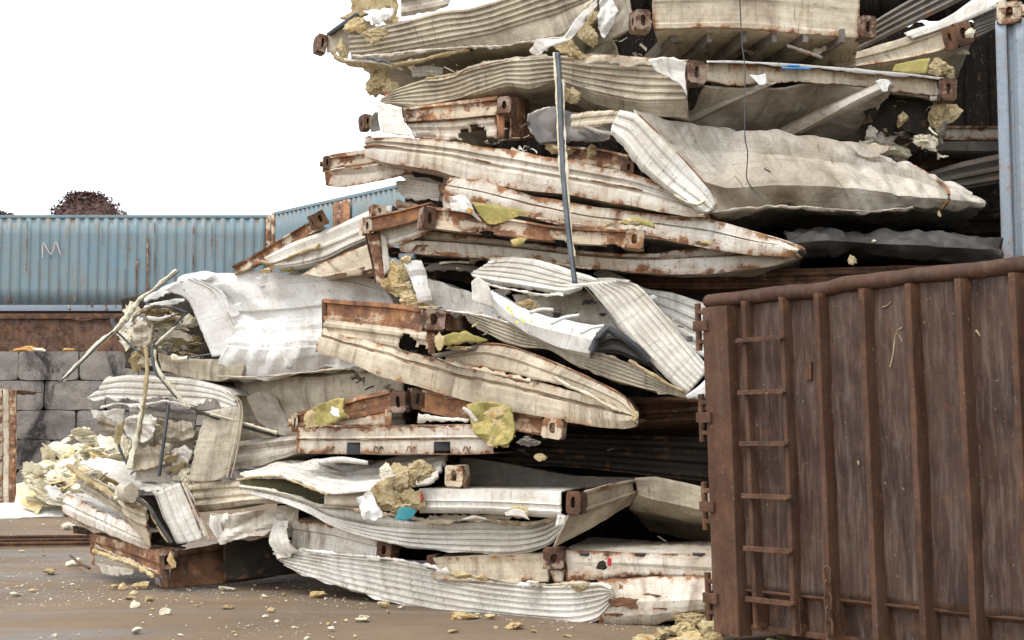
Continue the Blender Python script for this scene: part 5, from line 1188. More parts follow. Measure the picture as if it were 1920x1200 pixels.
# interior under the sagging sheet
sheet('inner_wall', t, 'tan', 12.5, [[(960, 552), (1050, 548), (1100, 545), (1150, 580)], [(980, 590), (1060, 600), (1120, 610), (1170, 625)]], crum=.04, seed=330)
scraps(t, (950, 552, 1130, 600), 12.2, ['silver', 'tan', 'oldfoam', 'charcoal', 'dim'], 16, 331, (10, 36))
fl(t, 990, 570, 12.3, 36, 26, 347, 'oldfoam'); fl(t, 945, 548, 12.4, 30, 14, 348, 'dim')
# lower corrugated apron
sheet('ribbed_apron', t, 'beige', (860, 12.45, 1290, 11.6), [[(860, 580), (905, 588), (960, 606), (1010, 630), (1060, 652), (1130, 660), (1200, 688), (1286, 736)], [(880, 604), (930, 634), (980, 652), (1030, 656), (1070, 678), (1130, 706), (1200, 728), (1290, 746)]], prof=trap(6, .022), crum=.022, fb=(.8, .05), seed=332, rag=(.04, 0, .02, .02), buckle=.012)
fs(t, (1180, 11.75, 1290, 11.55), [(1180, 676), (1210, 694), (1245, 716), (1282, 734)], 4, 'oldfoam', 16)
sheet('torn_strip', t, 'white', 11.6, [[(1284, 730), (1300, 738), (1318, 744)], [(1286, 740), (1306, 752), (1316, 758)]], crum=.02, rag=(.02, .02, .02, .03), seed=333)
fs(t, 12.6, [(800, 580), (840, 586), (880, 590), (905, 588)], 4, 'oldfoam', 17); fl(t, 858, 588, 12.4, 26, 16, 334, 'dim')
# grey panel behind it, right
t = cc('grey ribbed sheet in shade behind the long white flap, next to the dumpster hinge', 1270, 620, 12.7, 'bent_panel', 'metal panel')
sheet('panel', t, 'white', (1110, 12.9, 1340, 12.3), [[(1108, 514), (1140, 506), (1210, 540), (1260, 548), (1345, 576)], [(1150, 540), (1220, 590), (1280, 650), (1345, 690)]], prof=trap(5, .015), crum=.03, rag=(.04, 0, .05, .02), ft=(.5, 0), seed=335)
sheet('torn_strip', t, 'clean', 12.2, [[(1208, 562), (1224, 552), (1232, 556)], [(1214, 568), (1226, 562), (1230, 562)]], crum=.01, seed=336, res=.015)
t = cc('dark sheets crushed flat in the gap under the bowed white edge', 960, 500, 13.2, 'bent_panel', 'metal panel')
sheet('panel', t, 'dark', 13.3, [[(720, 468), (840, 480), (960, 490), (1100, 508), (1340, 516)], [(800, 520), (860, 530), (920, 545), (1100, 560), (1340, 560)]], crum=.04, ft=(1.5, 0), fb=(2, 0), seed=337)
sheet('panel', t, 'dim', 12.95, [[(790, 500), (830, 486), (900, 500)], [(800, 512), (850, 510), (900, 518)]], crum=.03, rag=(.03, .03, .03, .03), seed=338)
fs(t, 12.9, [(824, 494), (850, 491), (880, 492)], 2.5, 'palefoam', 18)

# === rusty end frame + long cream beam, centre
t = cc('rusty container frame with a long cream beam tapering down right, centre of pile', 800, 740, 12.6)
z = (603, 13.1, 840, 12.35)
sheet('top_beam', t, 'rustier', z, [[(606, 562), (700, 568), (790, 578)], [(608, 598), (700, 608), (790, 620)]], prof=CHAN, crum=.008, ft=(1.2, 0), fb=(.1, 0), seed=340)
casting(t, 814, 599, 12.22, 42, 40, 10, 3)
sheet('corner_post', t, 'rustdark', 13.08, [[(603, 562), (612, 562)], [(604, 622), (613, 624)]], crum=.005, ft=None)
sheet('corner_post', t, 'rustier', 12.3, [[(800, 620), (816, 621)], [(804, 664), (816, 666)]], crum=.005, ft=None)
sheet('side_beam', t, 'rustier', 0, [[P(838, 584, 12.4), P(880, 590, 13.0), P(900, 590, 13.6)], [P(838, 620, 12.4), P(880, 622, 13.0), P(905, 625, 13.6)]], world=True, crum=.01, seed=341, prof=CHAN)
sheet('end_panel', t, 'cream', (603, 13.05, 820, 12.4), [[(610, 599), (700, 609), (802, 621)], [(604, 636), (700, 648), (806, 668)]], prof=trap(2, .02), crum=.012, seed=342, holes=((.80, .62, .10, .075), (.93, .80, .06, .06)))
z = (594, 12.95, 1200, 11.7)
sheet('long_beam', t, 'cream', z, [[(606, 618), (700, 645), (790, 668), (850, 686), (960, 708), (1050, 728), (1130, 752), (1186, 776)], [(602, 632), (700, 660), (800, 690), (900, 716), (1000, 738), (1100, 762), (1190, 784)], [(595, 655), (650, 672), (720, 704), (820, 732), (920, 760), (1020, 778), (1110, 794), (1170, 796), (1196, 788)]], prof=[[(0, 0), (.7, .012), (.85, -.02), (1, 0)], [(0, 0), (.12, .03), (.9, .035), (1, 0)]], crum=.012, fb=(2.2, .05), ft=(.5, 0), seed=343, lips=(1,), rag=(.01, .01, .03, .01), buckle=.014)
sheet('upper_beam', t, 'cream', (830, 12.4, 1200, 11.72), [[(862, 662), (905, 644), (960, 650), (1050, 684), (1120, 716), (1172, 744), (1192, 774)], [(835, 672), (905, 664), (960, 676), (1040, 704), (1100, 726), (1160, 754), (1190, 778)], [(832, 684), (900, 694), (960, 706), (1040, 722), (1100, 740), (1150, 764), (1186, 782)]], prof=[[(0, 0), (.3, .012), (.8, .015), (1, 0)], FLAT], crum=.012, seed=344, lips=(0,), ft=(.5, 0), rag=(.03, .01, .012, .02))
fl(t, 1192, 778, 11.66, 14, 22, 345, 'foam'); fl(t, 1188, 786, 11.66, 12, 12, 346)
fs(t, (1040, 11.9, 1160, 11.75), [(1040, 708), (1070, 726), (1100, 738), (1140, 760), (1165, 772)], 3.5, 'palefoam', 19)
sheet('foil_lining', t, 'foil', 12.25, [[(820, 628), (860, 618), (880, 620), (918, 638)], [(820, 656), (850, 650), (880, 646), (916, 640)]], crum=.03, rag=(.03, .03, .03, .03), seed=347, thick=.03)
fl(t, 826, 642, 12.2, 18, 30, 348); fl(t, 860, 652, 12.2, 70, 8, 349, 'oldfoam')
sheet('torn_strip', t, 'dim', 12.25, [[(808, 664), (860, 654), (905, 642)], [(815, 672), (860, 664), (890, 656)]], crum=.01, seed=350)

# === rusty frames on a white sill with fork pockets
t = cc('two rusty end beams with olive film hanging off, on a white sill with fork pockets', 800, 850, 12.7)
z = (550, 13.1, 760, 12.55)
sheet('left_beam', t, 'rustier', z, [[(552, 775), (640, 754), (732, 732)], [(555, 800), (640, 785), (732, 768)]], prof=CHAN, crum=.008, ft=(.8, 0), fb=(.1, 0), seed=360)
casting(t, 746, 752, 12.5, 30, 42, -14, 0)
sheet('left_post', t, 'rustier', 12.62, [[(722, 766), (736, 764)], [(722, 800), (734, 800)]], crum=.005)
sheet('end_panel', t, 'rustwhite', z, [[(600, 795), (660, 782), (730, 768)], [(600, 806), (660, 802), (728, 800)]], crum=.02, rag=(.03, .03, .02, .03), seed=361)
sheet('foil_lining', t, 'foil', (565, 12.95, 665, 12.6), [[(578, 766), (600, 750), (625, 744), (655, 745)], [(568, 786), (600, 776), (630, 770), (650, 768)], [(566, 800), (600, 802), (630, 792), (662, 784)]], crum=.045, rag=(.03, .03, .03, .03), seed=362, freq=2, thick=.02)
fl(t, 580, 785, 12.8, 26, 34, 363, 'foam', .4)
sheet('torn_strip', t, 'clean', 12.55, [[(620, 758), (630, 762), (636, 766)], [(616, 772), (626, 782), (640, 784)]], crum=.02, rag=(.02, .02, .02, .02), seed=364, res=.012)
z2 = (775, 12.6, 1060, 11.95)
sheet('right_beam', t, 'rustier', z2, [[(776, 727), (850, 742), (950, 766), (1015, 780)], [(778, 768), (850, 784), (950, 806), (1015, 818)]], prof=CHAN, crum=.01, ft=(.8, 0), fb=(.1, 0), seed=365)
casting(t, 783, 748, 12.55, 22, 40, 20, 6); casting(t, 1035, 803, 11.88, 40, 38, -14, 6)
sheet('torn_strip', t, 'white', (780, 12.55, 900, 12.3), [[(782, 770), (830, 780), (880, 782)], [(778, 794), (830, 792), (876, 796)]], crum=.03, rag=(.03, .03, .02, .05), seed=366)
fl(t, 985, 826, 12.0, 50, 20, 367, 'dim'); fl(t, 945, 818, 12.1, 40, 16, 368, 'oldfoam'); fl(t, 1012, 856, 12.0, 22, 14, 369, 'foam')
sheet('foil_lining', t, 'foil', (865, 12.2, 970, 11.95), [[(868, 760), (895, 750), (930, 752), (958, 764)], [(880, 790), (910, 780), (940, 785), (964, 800)], [(900, 818), (925, 822), (945, 826), (966, 824)], [(920, 836), (932, 842), (945, 838), (956, 832)]], crum=.05, rag=(.03, .03, .03, .04), seed=370, freq=2, thick=.02)
for i, (x, y, w_, h_) in enumerate(((938, 800, 40, 36), (925, 822, 30, 26), (944, 832, 20, 18), (930, 770, 40, 24))): fl(t, x, y, 12.04, w_, h_, 371 + i, 'foam', .3)
sheet('torn_strip', t, 'white', 12.05, [[(870, 762), (882, 770), (898, 790)], [(866, 766), (878, 778), (890, 792)]], crum=.01, seed=376, res=.015)
# sill
z3 = (556, 13.0, 925, 12.2)
sill_ = sheet('sill', t, 'rustwhite', z3, [[(560, 802), (700, 800), (850, 798), (922, 800)], [(558, 824), (700, 824), (850, 822), (925, 822)], [(557, 848), (700, 850), (850, 850), (926, 848)]], prof=[[(0, 0), (.8, 0), (.9, .02), (1, .02)], [(0, .0), (.9, 0), (1, .02)]], crum=.008, ft=(.8, 0), fb=(2, 0), seed=377, lips=(1,), holes=((.29, .78, .068, .055, 1), (.745, .74, .075, .05, 1)))
casting(t, 553, 792, 13.05, 12, 36, 10, 0)
for x, y in ((670, 838), (832, 831)):
    Z_ = zl(z3, x) + .02; s = Z_ / F
    c = P(x, y, Z_ + .14); bm = bmesh.new(); bm_box(bm, c, Vector((18 * s, 0, 0)), Vector((0, .12, 0)), Vector((0, 0, 14 * s)), .004); finish(bm, 'fork_pocket', 'black', sill_)  # black block behind the cut hole, pocket shade put into its colour

for xa, n_ in ((610, 4), (700, 4), (762, 5), (868, 4)):
    pts_ = []
    for k in range(n_ * 2 + 1): pts_.append(P(xa + k * 5, 834 + (0 if k % 2 else 13), zl(z3, xa) - .045))
    tube('rust_drip', sill_, 'rustier', pts_, .006, 6, .3)

# === dark bulk deep under those frames
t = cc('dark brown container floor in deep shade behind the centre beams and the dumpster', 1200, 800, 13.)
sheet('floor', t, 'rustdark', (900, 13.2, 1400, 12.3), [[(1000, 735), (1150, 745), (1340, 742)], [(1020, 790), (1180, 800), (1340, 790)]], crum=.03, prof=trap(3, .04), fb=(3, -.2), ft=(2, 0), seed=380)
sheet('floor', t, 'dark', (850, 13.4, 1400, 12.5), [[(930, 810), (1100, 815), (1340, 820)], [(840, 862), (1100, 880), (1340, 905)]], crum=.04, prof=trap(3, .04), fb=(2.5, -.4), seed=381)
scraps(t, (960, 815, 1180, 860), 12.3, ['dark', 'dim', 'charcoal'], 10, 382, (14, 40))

# === white ribbed container, second from the bottom
t = cc('white ribbed container second from the ground, foam and torn foil over its middle', 830, 1030, 12.)
z = (445, 13.5, 850, 12.3)
sheet('roof_sheet', t, 'white', 0, [[P(530, 856, 14.2), P(620, 868, 13.8), P(700, 866, 13.6), P(770, 850, 13.4), P(842, 840, 13.2)], [P(470, 886, 13.7), P(560, 886, 13.3), P(640, 900, 13.0), P(720, 900, 12.8), P(838, 868, 12.6)], [P(446, 896, 13.5), P(520, 890, 13.1), P(612, 925, 12.7), P(700, 918, 12.5), P(812, 906, 12.3)]], world=True, prof=trap(3, .02), crum=.03, seed=390, rag=(.04, .02, 0, .02), thick=.02, buckle=.02)
fs(t, (446, 13.45, 620, 12.65), [(446, 900), (480, 894), (520, 893), (560, 906), (614, 928)], 3, 'oldfoam', 20)
sheet('inner_beam', t, 'beige', (600, 12.75, 800, 12.5), [[(608, 922), (660, 924), (760, 912)], [(608, 948), (660, 950), (760, 948)]], crum=.01, seed=391)
sheet('inner_wall', t, 'olive' if 'olive' in M else 'dim', 13.4, [[(448, 898), (540, 900), (620, 930)], [(450, 918), (540, 930), (620, 950)]], crum=.02, seed=392)
zf_ = (446, 13.4, 1200, 11.55)
sheet('side_panel', t, 'white', zf_, [[(447, 908), (500, 914), (560, 928), (610, 946), (660, 950), (700, 958), (790, 975), (900, 972), (1000, 976), (1056, 962)], [(452, 916), (520, 930), (580, 948), (620, 968), (700, 985), (790, 992), (900, 990), (1000, 990), (1060, 970)], [(470, 924), (540, 944), (590, 965), (625, 985), (690, 1008), (780, 1026), (880, 1034), (965, 1036), (1030, 1020), (1060, 990)]], prof=[[(0, 0), (.5, .01), (1, 0)], trap(4, .022)], crum=.025, fb=(2.2, .05), seed=393, rag=(.02, 0, .04, .015), buckle=.015)
fs(t, (450, 13.35, 780, 12.5), [(450, 912), (500, 918), (550, 930), (600, 948), (640, 950), (690, 956)], 3.5, 'palefoam', 21)
sheet('end_beam', t, 'white', (790, 12.3, 1060, 11.55), [[(786, 916), (920, 918), (1052, 922)], [(786, 938), (920, 940), (1052, 946)], [(786, 962), (920, 964), (1054, 972)]], prof=[[(0, 0), (.9, 0), (1, .02)], [(0, .02), (.1, 0), (.4, 0), (.5, .02), (1, .02)]], crum=.008, ft=(2, 0), seed=394)
casting(t, 1074, 943, 11.42, 30, 42, -22, 0); casting(t, 850, 893, 12.3, 34, 40, -20, 0)
sheet('corner_post', t, 'white', 11.55, [[(1046, 965), (1062, 966)], [(1040, 990), (1060, 985)]], crum=.01, seed=395)
sheet('side_rail', t, 'cream', 0, [[P(1090, 922, 11.45), P(1140, 908, 11.75), P(1192, 898, 12.)], [P(1090, 962, 11.45), P(1140, 945, 11.75), P(1194, 925, 12.)]], world=True, prof=CHAN, crum=.012, seed=396, ft=(.3, 0))
sheet('side_lower', t, 'beige', 0, [[P(1066, 966, 11.45), P(1120, 950, 11.7), P(1194, 924, 12.)], [P(1036, 1024, 11.5), P(1110, 985, 11.75), P(1180, 945, 12.05)]], world=True, crum=.02, seed=397, fb=(1, .1))
sheet('rear_panel', t, 'beige', 0, [[P(1190, 896, 12.), P(1230, 894, 12.0), P(1340, 918, 11.8)], [P(1196, 926, 12.05), P(1250, 942, 12.), P(1340, 962, 11.8)], [P(1180, 950, 12.3), P(1250, 966, 12.3), P(1340, 985, 12.2)]], world=True, crum=.025, seed=398, fb=(2, -.3))
sheet('rear_panel', t, 'dim', (860, 13.2, 1340, 12.6), [[(862, 862), (960, 870), (1080, 890), (1200, 895)], [(862, 905), (960, 910), (1080, 918), (1200, 905)]], crum=.02, seed=399, fb=(1, 0), ft=(1, 0))
for i, (x, y, w_, h_, m_) in enumerate(((745, 893, 70, 50, 'oldfoam'), (735, 930, 80, 54, 'oldfoam'), (770, 938, 50, 40, 'oldfoam'), (790, 880, 46, 40, 'oldfoam'), (750, 960, 60, 30, 'oldfoam'), (725, 885, 40, 30, 'palefoam'))): fl(t, x, y, 12.25 - .02 * i, w_, h_, 400 + i, m_, .5)
sheet('foil_lining', t, 'clean', 12.08, [[(662, 932), (690, 918), (698, 922)], [(668, 955), (690, 948), (716, 950)], [(684, 985), (706, 980), (722, 970)]], crum=.05, rag=(.04, .04, .04, .05), seed=406, freq=2.2, res=.018)
sheet('foil_lining', t, 'foilgrey' if 'foilgrey' in M else 'dim', 12.15, [[(770, 890), (800, 872), (816, 862)], [(778, 906), (800, 896), (812, 884)]], crum=.03, rag=(.03, .03, .03, .04), seed=407)
sheet('teal_patch', t, 'teal', 12.05, [[(744, 955), (760, 946), (786, 954)], [(742, 966), (762, 966), (780, 968)], [(738, 974), (755, 978), (772, 976)]], crum=.02, rag=(.02, .02, .02, .02), seed=408, res=.015)
sheet('red_mark', t, 'redpaint', 12.2, [[(788, 920), (794, 926)], [(786, 946), (792, 944)]], crum=.01, rag=(.01, .01, .02, .02), res=.012, thick=.004)
fl(t, 975, 958, 11.75, 50, 20, 409, 'foam', .4); sheet('torn_strip', t, 'white', 11.66, [[(940, 958), (965, 948), (990, 960)], [(946, 972), (970, 972), (1000, 978)]], crum=.03, rag=(.03, .03, .03, .03), seed=410)
sheet('torn_strip', t, 'tan', 11.85, [[(862, 972), (890, 960), (918, 972)], [(866, 976), (890, 976), (914, 976)]], crum=.01, rag=(.02, .02, .02, 0), seed=411)
sheet('torn_strip', t, 'white', 12.3, [[(590, 862), (640, 856), (690, 864)], [(600, 872), (640, 868), (690, 872)]], crum=.01, seed=412)

# === lowest: ribbed white container lying on the ground
t = cc('lowest white ribbed container lying on the mud, its left end curled and torn', 840, 1120, 12.2)
z = (505, 13.6, 1150, 11.25)
sheet('inner_wall', t, 'rustwhite', (540, 13.6, 715, 12.9), [[(545, 974), (620, 985), (712, 1010)], [(545, 1005), (620, 1018), (712, 1040)], [(540, 1036), (620, 1042), (712, 1056)]], prof=[[(0, 0), (.5, .01), (.6, -.01), (1, 0)], FLAT], crum=.012, seed=420, ft=(1.2, 0), rag=(.03, 0, .01, .03))
casting(t, 720, 1031, 12.75, 30, 38, -24, 4)
sheet('side_panel', t, 'white', z, [[(510, 1012), (560, 1030), (640, 1040), (720, 1046), (800, 1060), (900, 1082), (1000, 1094), (1080, 1094), (1130, 1092), (1150, 1104)], [(512, 1040), (555, 1052), (640, 1070), (720, 1088), (800, 1104), (900, 1122), (1000, 1134), (1080, 1136), (1130, 1126), (1152, 1114)], [(530, 1058), (570, 1078), (640, 1100), (720, 1124), (800, 1142), (900, 1158), (1000, 1168), (1080, 1172), (1125, 1160), (1150, 1130)]], prof=[trap(4, .022), trap(3, .022)], crum=.022, fb=(1.8, .0), ft=(.25, -.05), seed=421, rag=(.04, .01, .03, .015), buckle=.015)
sheet('curled_end', t, 'white', (500, 13.55, 560, 13.3), [[(503, 968), (520, 974), (545, 972)], [(505, 1000), (525, 1005), (546, 1000)], [(512, 1030), (530, 1036), (550, 1028)], [(520, 1052), (540, 1048), (556, 1040)]], crum=.05, rag=(.03, .04, .02, .03), seed=422, freq=2, buckle=.03)
sheet('curled_end', t, 'beige', 13.4, [[(536, 985), (546, 965), (557, 952)], [(536, 1000), (548, 985), (552, 970)]], crum=.03, rag=(.02, .02, .02, .02), seed=423)
for a, b, c_, d in (((800, 1042), (818, 1040), (818, 1068), (800, 1066)),):
    bar4('corner_post', t, 'rustdark', 12.4, a, b, c_, d, FLAT, .2)
zb_ = (810, 12.4, 1030, 11.75)
sheet('end_beam', t, 'cream', zb_, [[(812, 1046), (920, 1043), (1024, 1040)], [(812, 1054), (920, 1052), (1024, 1048)], [(812, 1086), (920, 1092), (1028, 1090)]], prof=[[(0, 0), (1, 0)], [(0, -.02), (.85, -.015), (1, 0)]], crum=.01, ft=(1, 0), seed=424)
casting(t, 1038, 1048, 11.6, 40, 40, -10, 2)
sheet('corner_post', t, 'rustwhite', 11.62, [[(1030, 1068), (1058, 1068)], [(1040, 1094), (1056, 1094)]], crum=.008, seed=425)
z4 = (1055, 11.65, 1345, 11.0)
sheet('rear_wall', t, 'rustwhite', z4, [[(1058, 1030), (1180, 1036), (1345, 1042)], [(1060, 1062), (1180, 1062), (1345, 1072)], [(1062, 1092), (1180, 1082), (1345, 1082)]], prof=[[(0, 0), (.5, .01), (1, .015)], FLAT], crum=.01, ft=(1.5, 0), seed=426)
sheet('rear_wall', t, 'rustgrey' if 'rustgrey' in M else 'rustwhite', (1100, 11.45, 1345, 11.0), [[(1120, 1088), (1220, 1080), (1345, 1080)], [(1140, 1130, -.08), (1230, 1128, -.08), (1330, 1124, -.08)], [(1120, 1166), (1230, 1166), (1325, 1150)]], prof=[FLAT, [(0, 0), (.5, .02), (1, 0)]], crum=.025, fb=(1.2, 0), seed=427, sharp=28)
for k_, (xa, ya, xb, yb) in enumerate(((1140, 1118, 1215, 1142), (1150, 1096, 1176, 1106), (1205, 1110, 1240, 1120), (1216, 1136, 1262, 1146), (1130, 1146, 1180, 1156))):
    zz_ = zl((1100, 11.45, 1345, 11.0), (xa + xb) / 2) - .115
    sheet('rust_patch', t, 'rustier', zz_, [[(xa, ya), ((xa + xb) / 2, ya - 3), (xb, ya + 4)], [(xa, (ya + yb) / 2), ((xa + xb) / 2, (ya + yb) / 2), (xb, (ya + yb) / 2 + 3)], [(xa, yb), ((xa + xb) / 2, yb + 3), (xb, yb + 2)]], crum=.004, rag=(.06, .06, .04, .04), seed=660 + k_, res=.014, thick=.003)
sheet('red_mark', t, 'redpaint', 11.3, [[(1137, 1044), (1147, 1044)], [(1138, 1068), (1146, 1068)]], crum=.004, rag=(.01, .01, .03, .03), res=.012, thick=.004)
fl(t, 1126, 1062, 11.35, 22, 18, 428, 'dark', .5, name='hole_cover')
for x in (1098, 1202, 1310):
    sheet('slot_shade', t, 'black', zl(z4, x) - .02, [[(x - 12, 1036), (x + 12, 1037)], [(x - 11, 1042), (x + 12, 1043)]], crum=0, thick=.003)  # flat black patch, the dark of a slot put into its colour
fl(t, 870, 1078, 12.0, 56, 18, 429, 'foam', .4); fl(t, 900, 1084, 11.9, 30, 14, 430); fl(t, 1088, 1100, 11.45, 44, 20, 431, 'foam', .4); fl(t, 990, 1096, 11.7, 50, 12, 432, 'clean', .4)

# === right, under the big beige sheet: charcoal tarp-like crumple and dark layers
t = cc('charcoal crumpled sheet in shade just above the dumpster rim', 1680, 480, 12.5, 'crumpled_sheet', 'metal sheet')
sheet('panel', t, 'charcoal', (1470, 12.6, 1890, 12.3), [[(1470, 436), (1560, 440), (1640, 440), (1720, 432), (1800, 440), (1880, 456)], [(1480, 456, -.15), (1560, 452, -.2), (1660, 458, -.2), (1740, 462, -.2), (1820, 466, -.15), (1880, 470)], [(1480, 478), (1560, 480), (1680, 486), (1780, 490), (1880, 488)]], crum=.08, fb=(2, 0), ft=(1.5, .05), seed=440, freq=1.3, sharp=25)
fl(t, 1594, 488, 12.2, 20, 16, 441, 'oldfoam', .4); fl(t, 1638, 452, 12.3, 8, 5, 442, 'palefoam')
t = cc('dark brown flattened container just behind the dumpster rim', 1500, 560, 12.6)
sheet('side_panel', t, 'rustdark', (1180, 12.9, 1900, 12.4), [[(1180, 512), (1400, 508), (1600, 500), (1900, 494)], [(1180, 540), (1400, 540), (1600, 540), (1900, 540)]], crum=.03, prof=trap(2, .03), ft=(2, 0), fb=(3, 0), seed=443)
t = cc('added dark panel filling the black gap below the beige pointed sheet', 1600, 420, 14.5)
sheet('side_panel', t, 'dark', 14.6, [[(1300, 395), (1600, 400), (1900, 395)], [(1300, 470), (1600, 470), (1900, 470)]], crum=.05, prof=trap(3, .05), ft=(2, 0), fb=(2, 0), seed=444)  # added filler behind the gap, shade put into its dark colour

# === added backing behind everything, near-black so the gaps read as shade
for i, (x0, x1, y0, y1, Z_, lb) in enumerate(((1000, 2100, -420, 40, 17.5, 'added near-black backing panel above the topmost gap at right'), (800, 2100, 40, 330, 17.2, 'added near-black backing panel behind the gap beside the blue-grey container'), (760, 2100, 330, 600, 17.0, 'added near-black backing panel at the height of the dumpster rim'), (560, 2100, 600, 905, 16.6, 'added near-black backing panel behind the rusty centre frames'), (520, 2100, 905, 1050, 16.4, 'added near-black backing panel at ground level under the pile'))):
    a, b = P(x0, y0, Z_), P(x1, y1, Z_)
    t = thing('crushed_container', lb, CC, Vector(((a.x + b.x) / 2, Z_, max(0, b.z))))  # added backing panel, there to shut out sky and keep gaps black
    sheet('side_panel', t, 'gapshade' if 'gapshade' in M else 'rustdark', 0, [[Vector((a.x, Z_, a.z)), Vector((b.x, Z_, a.z))], [Vector((a.x, Z_, max(.02, b.z))), Vector((b.x, Z_, max(.02, b.z)))]], world=True, ucorr=(int((b.x - a.x) / .28), .05), crum=.03, res=.3, seed=450 + i, ft=(2.4, 0))

# === jagged torn lips along the open edges
def torn_edge(t_, zf, pts, up_px, dn_px, m_, seed, lean=-.05):
    sheet('torn_strip', t_, m_, zf, [[(x, y - up_px, lean) for x, y in pts], [(x, y, lean - .02) for x, y in pts], [(x, y + dn_px, lean - .01) for x, y in pts]], crum=.03, rag=(.04, .04, up_px * .0065, dn_px * .0065), seed=seed, res=.016, thick=.004, freq=1.6)
byl = {o_['label'][:40]: o_ for o_ in bpy.data.objects if 'label' in o_.keys()}
def T(pre): return next(v for k, v in byl.items() if k.startswith(pre))
torn_edge(T('lowest white'), (505, 13.45, 1150, 11.15), [(560, 1030), (640, 1040), (720, 1046), (800, 1060), (860, 1074)], 6, 10, 'white', 700)
torn_edge(T('lowest white'), (505, 13.45, 1150, 11.15), [(870, 1078), (950, 1090), (1040, 1096), (1110, 1092)], 5, 9, 'beige', 701)
torn_edge(T('white ribbed container second'), (446, 13.3, 1200, 11.45), [(660, 952), (720, 962), (800, 976), (900, 972), (1000, 978), (1050, 966)], 6, 10, 'cream', 702)
torn_edge(T('white ribbed container second'), (446, 13.3, 1200, 11.45), [(800, 974), (860, 972), (930, 968), (990, 972)], 12, 6, 'tan', 712)
torn_edge(T('second container from'), (712, 13.3, 1300, 12.25), [(790, 150), (845, 143), (882, 127), (922, 117), (965, 111), (1030, 106)], 7, 5, 'beige', 703)
torn_edge(T('beige ribbed'), (600, 13.4, 1120, 12.85), [(656, 105), (700, 104), (760, 98), (830, 90), (920, 88), (1000, 77), (1060, 68)], 4, 7, 'tan', 704)
torn_edge(T('big beige'), (1180, 12.3, 1850, 12.3), [(1350, 398), (1440, 384), (1520, 388), (1620, 396), (1720, 388)], 3, 7, 'tan', 705, -.02)
torn_edge(T('white container edge'), (835, 12.55, 1510, 11.8), [(1000, 408), (1100, 424), (1180, 434), (1260, 448)], 4, 8, 'rustwhite', 706, -.02)
torn_edge(T('long bowed'), (740, 12.8, 1510, 11.95), [(790, 474), (900, 480), (1020, 490), (1120, 504)], 4, 6, 'rust', 707, -.02)
torn_edge(T('rusty container frame'), (603, 12.8, 1200, 11.6), [(806, 668), (860, 686), (930, 702), (1000, 716)], 8, 6, 'cream', 708, -.03)
torn_edge(T('white crumpled container in'), (860, 12.4, 1290, 11.5), [(800, 580), (850, 584), (900, 590), (960, 606)], 5, 8, 'white', 709)
torn_edge(T('white crumpled container in'), (880, 12.5, 1100, 12.1), [(890, 524), (940, 538), (1000, 550), (1060, 556)], 6, 7, 'white', 710)
torn_edge(T('large bright white'), (290, 14.1, 740, 13.6), [(400, 706), (480, 706), (560, 699), (680, 692)], 4, 6, 'beige', 711)
torn_edge(T('large bright white'), (200, 14.3, 400, 14.15), [(268, 576), (300, 566), (345, 560)], 6, 10, 'clean', 713)
torn_edge(T('crumpled container with'), (160, 14.5, 460, 14.0), [(180, 765), (215, 756), (270, 760), (315, 752), (370, 768)], 4, 9, 'white', 714)
torn_edge(T('two rusty end'), (550, 12.9, 930, 12.1), [(570, 802), (640, 800), (760, 798), (860, 800)], 2, 4, 'rustwhite', 715)

# === small torn offcuts caught in the gaps
t = thing('scrap_bits', 'small torn offcuts of sheet and foam caught in the gaps of the pile', 'scrap', P(1000, 500, 12.8))
for k_, (bx, Z_, mts, nn) in enumerate((((720, 468, 880, 500), 12.9, ['dim', 'dark', 'white', 'palefoam'], 10), ((560, 900, 640, 945), 13.1, ['dim', 'oldfoam'], 5), ((870, 585, 940, 640), 12.3, ['white', 'dim', 'oldfoam', 'cream'], 8), ((1190, 560, 1310, 640), 12.25, ['white', 'dim', 'clean'], 7),
      ((930, 235, 1080, 262), 12.75, ['dim', 'tan', 'dark'], 9), ((640, 690, 740, 730), 13.6, ['dim', 'dark', 'tan'], 7), ((1010, 150, 1120, 196), 12.7, ['tan', 'dim', 'oldfoam'], 8), ((770, 112, 910, 140), 13.1, ['tan', 'dim', 'dark', 'palefoam'], 10), ((560, 855, 700, 870), 13.4, ['white', 'dim'], 5), ((1180, 985, 1300, 1030), 12.0, ['dim', 'dark'], 5))):
    scraps(t, bx, Z_, mts, nn, 600 + k_ * 20, (10, 40))

# === grey strip hanging down the front of the pile and the loose wire
t = thing('hanging_strip', 'long dark grey metal strip with yellow foam edges hanging down the front', 'metal strip', P(1078, 530, 11.7))
zs = lambda y: 12.1 - .3 * (y - 100) / 430
pl = [(1045, 98), (1049, 150), (1051, 210), (1054, 280), (1058, 350), (1064, 420), (1071, 480), (1078, 531)]
W = [P(x, y, zs(y)) for x, y in pl]
sheet('strip', t, 'steel', 0, [[w_ + Vector((-.022, 0, 0)) for w_ in W], [w_ + Vector((-.006, -.012, 0)) for w_ in W], [w_ + Vector((.008, -.012, 0)) for w_ in W], [w_ + Vector((.024, .01, 0)) for w_ in W]], world=True, crum=.004, thick=.012, seed=460)
tube('foam_edge', t, 'palefoam', [w_ + Vector((.028, .012, 0)) for w_ in W[1:-1]], .011, 7, .9, None, 1, 3)
tube('foam_edge', t, 'palefoam', [w_ + Vector((-.027, .012, 0)) for w_ in W[:5]], .008, 7, .9, None, 1, 4)
fl(t, 1058, 172, 12.1, 16, 46, 461, 'oldfoam')
wp = [(1386, -30), (1389, 40), (1391, 80), (1397, 130), (1396, 200), (1397, 262), (1402, 285), (1400, 335), (1408, 350), (1430, 374)]
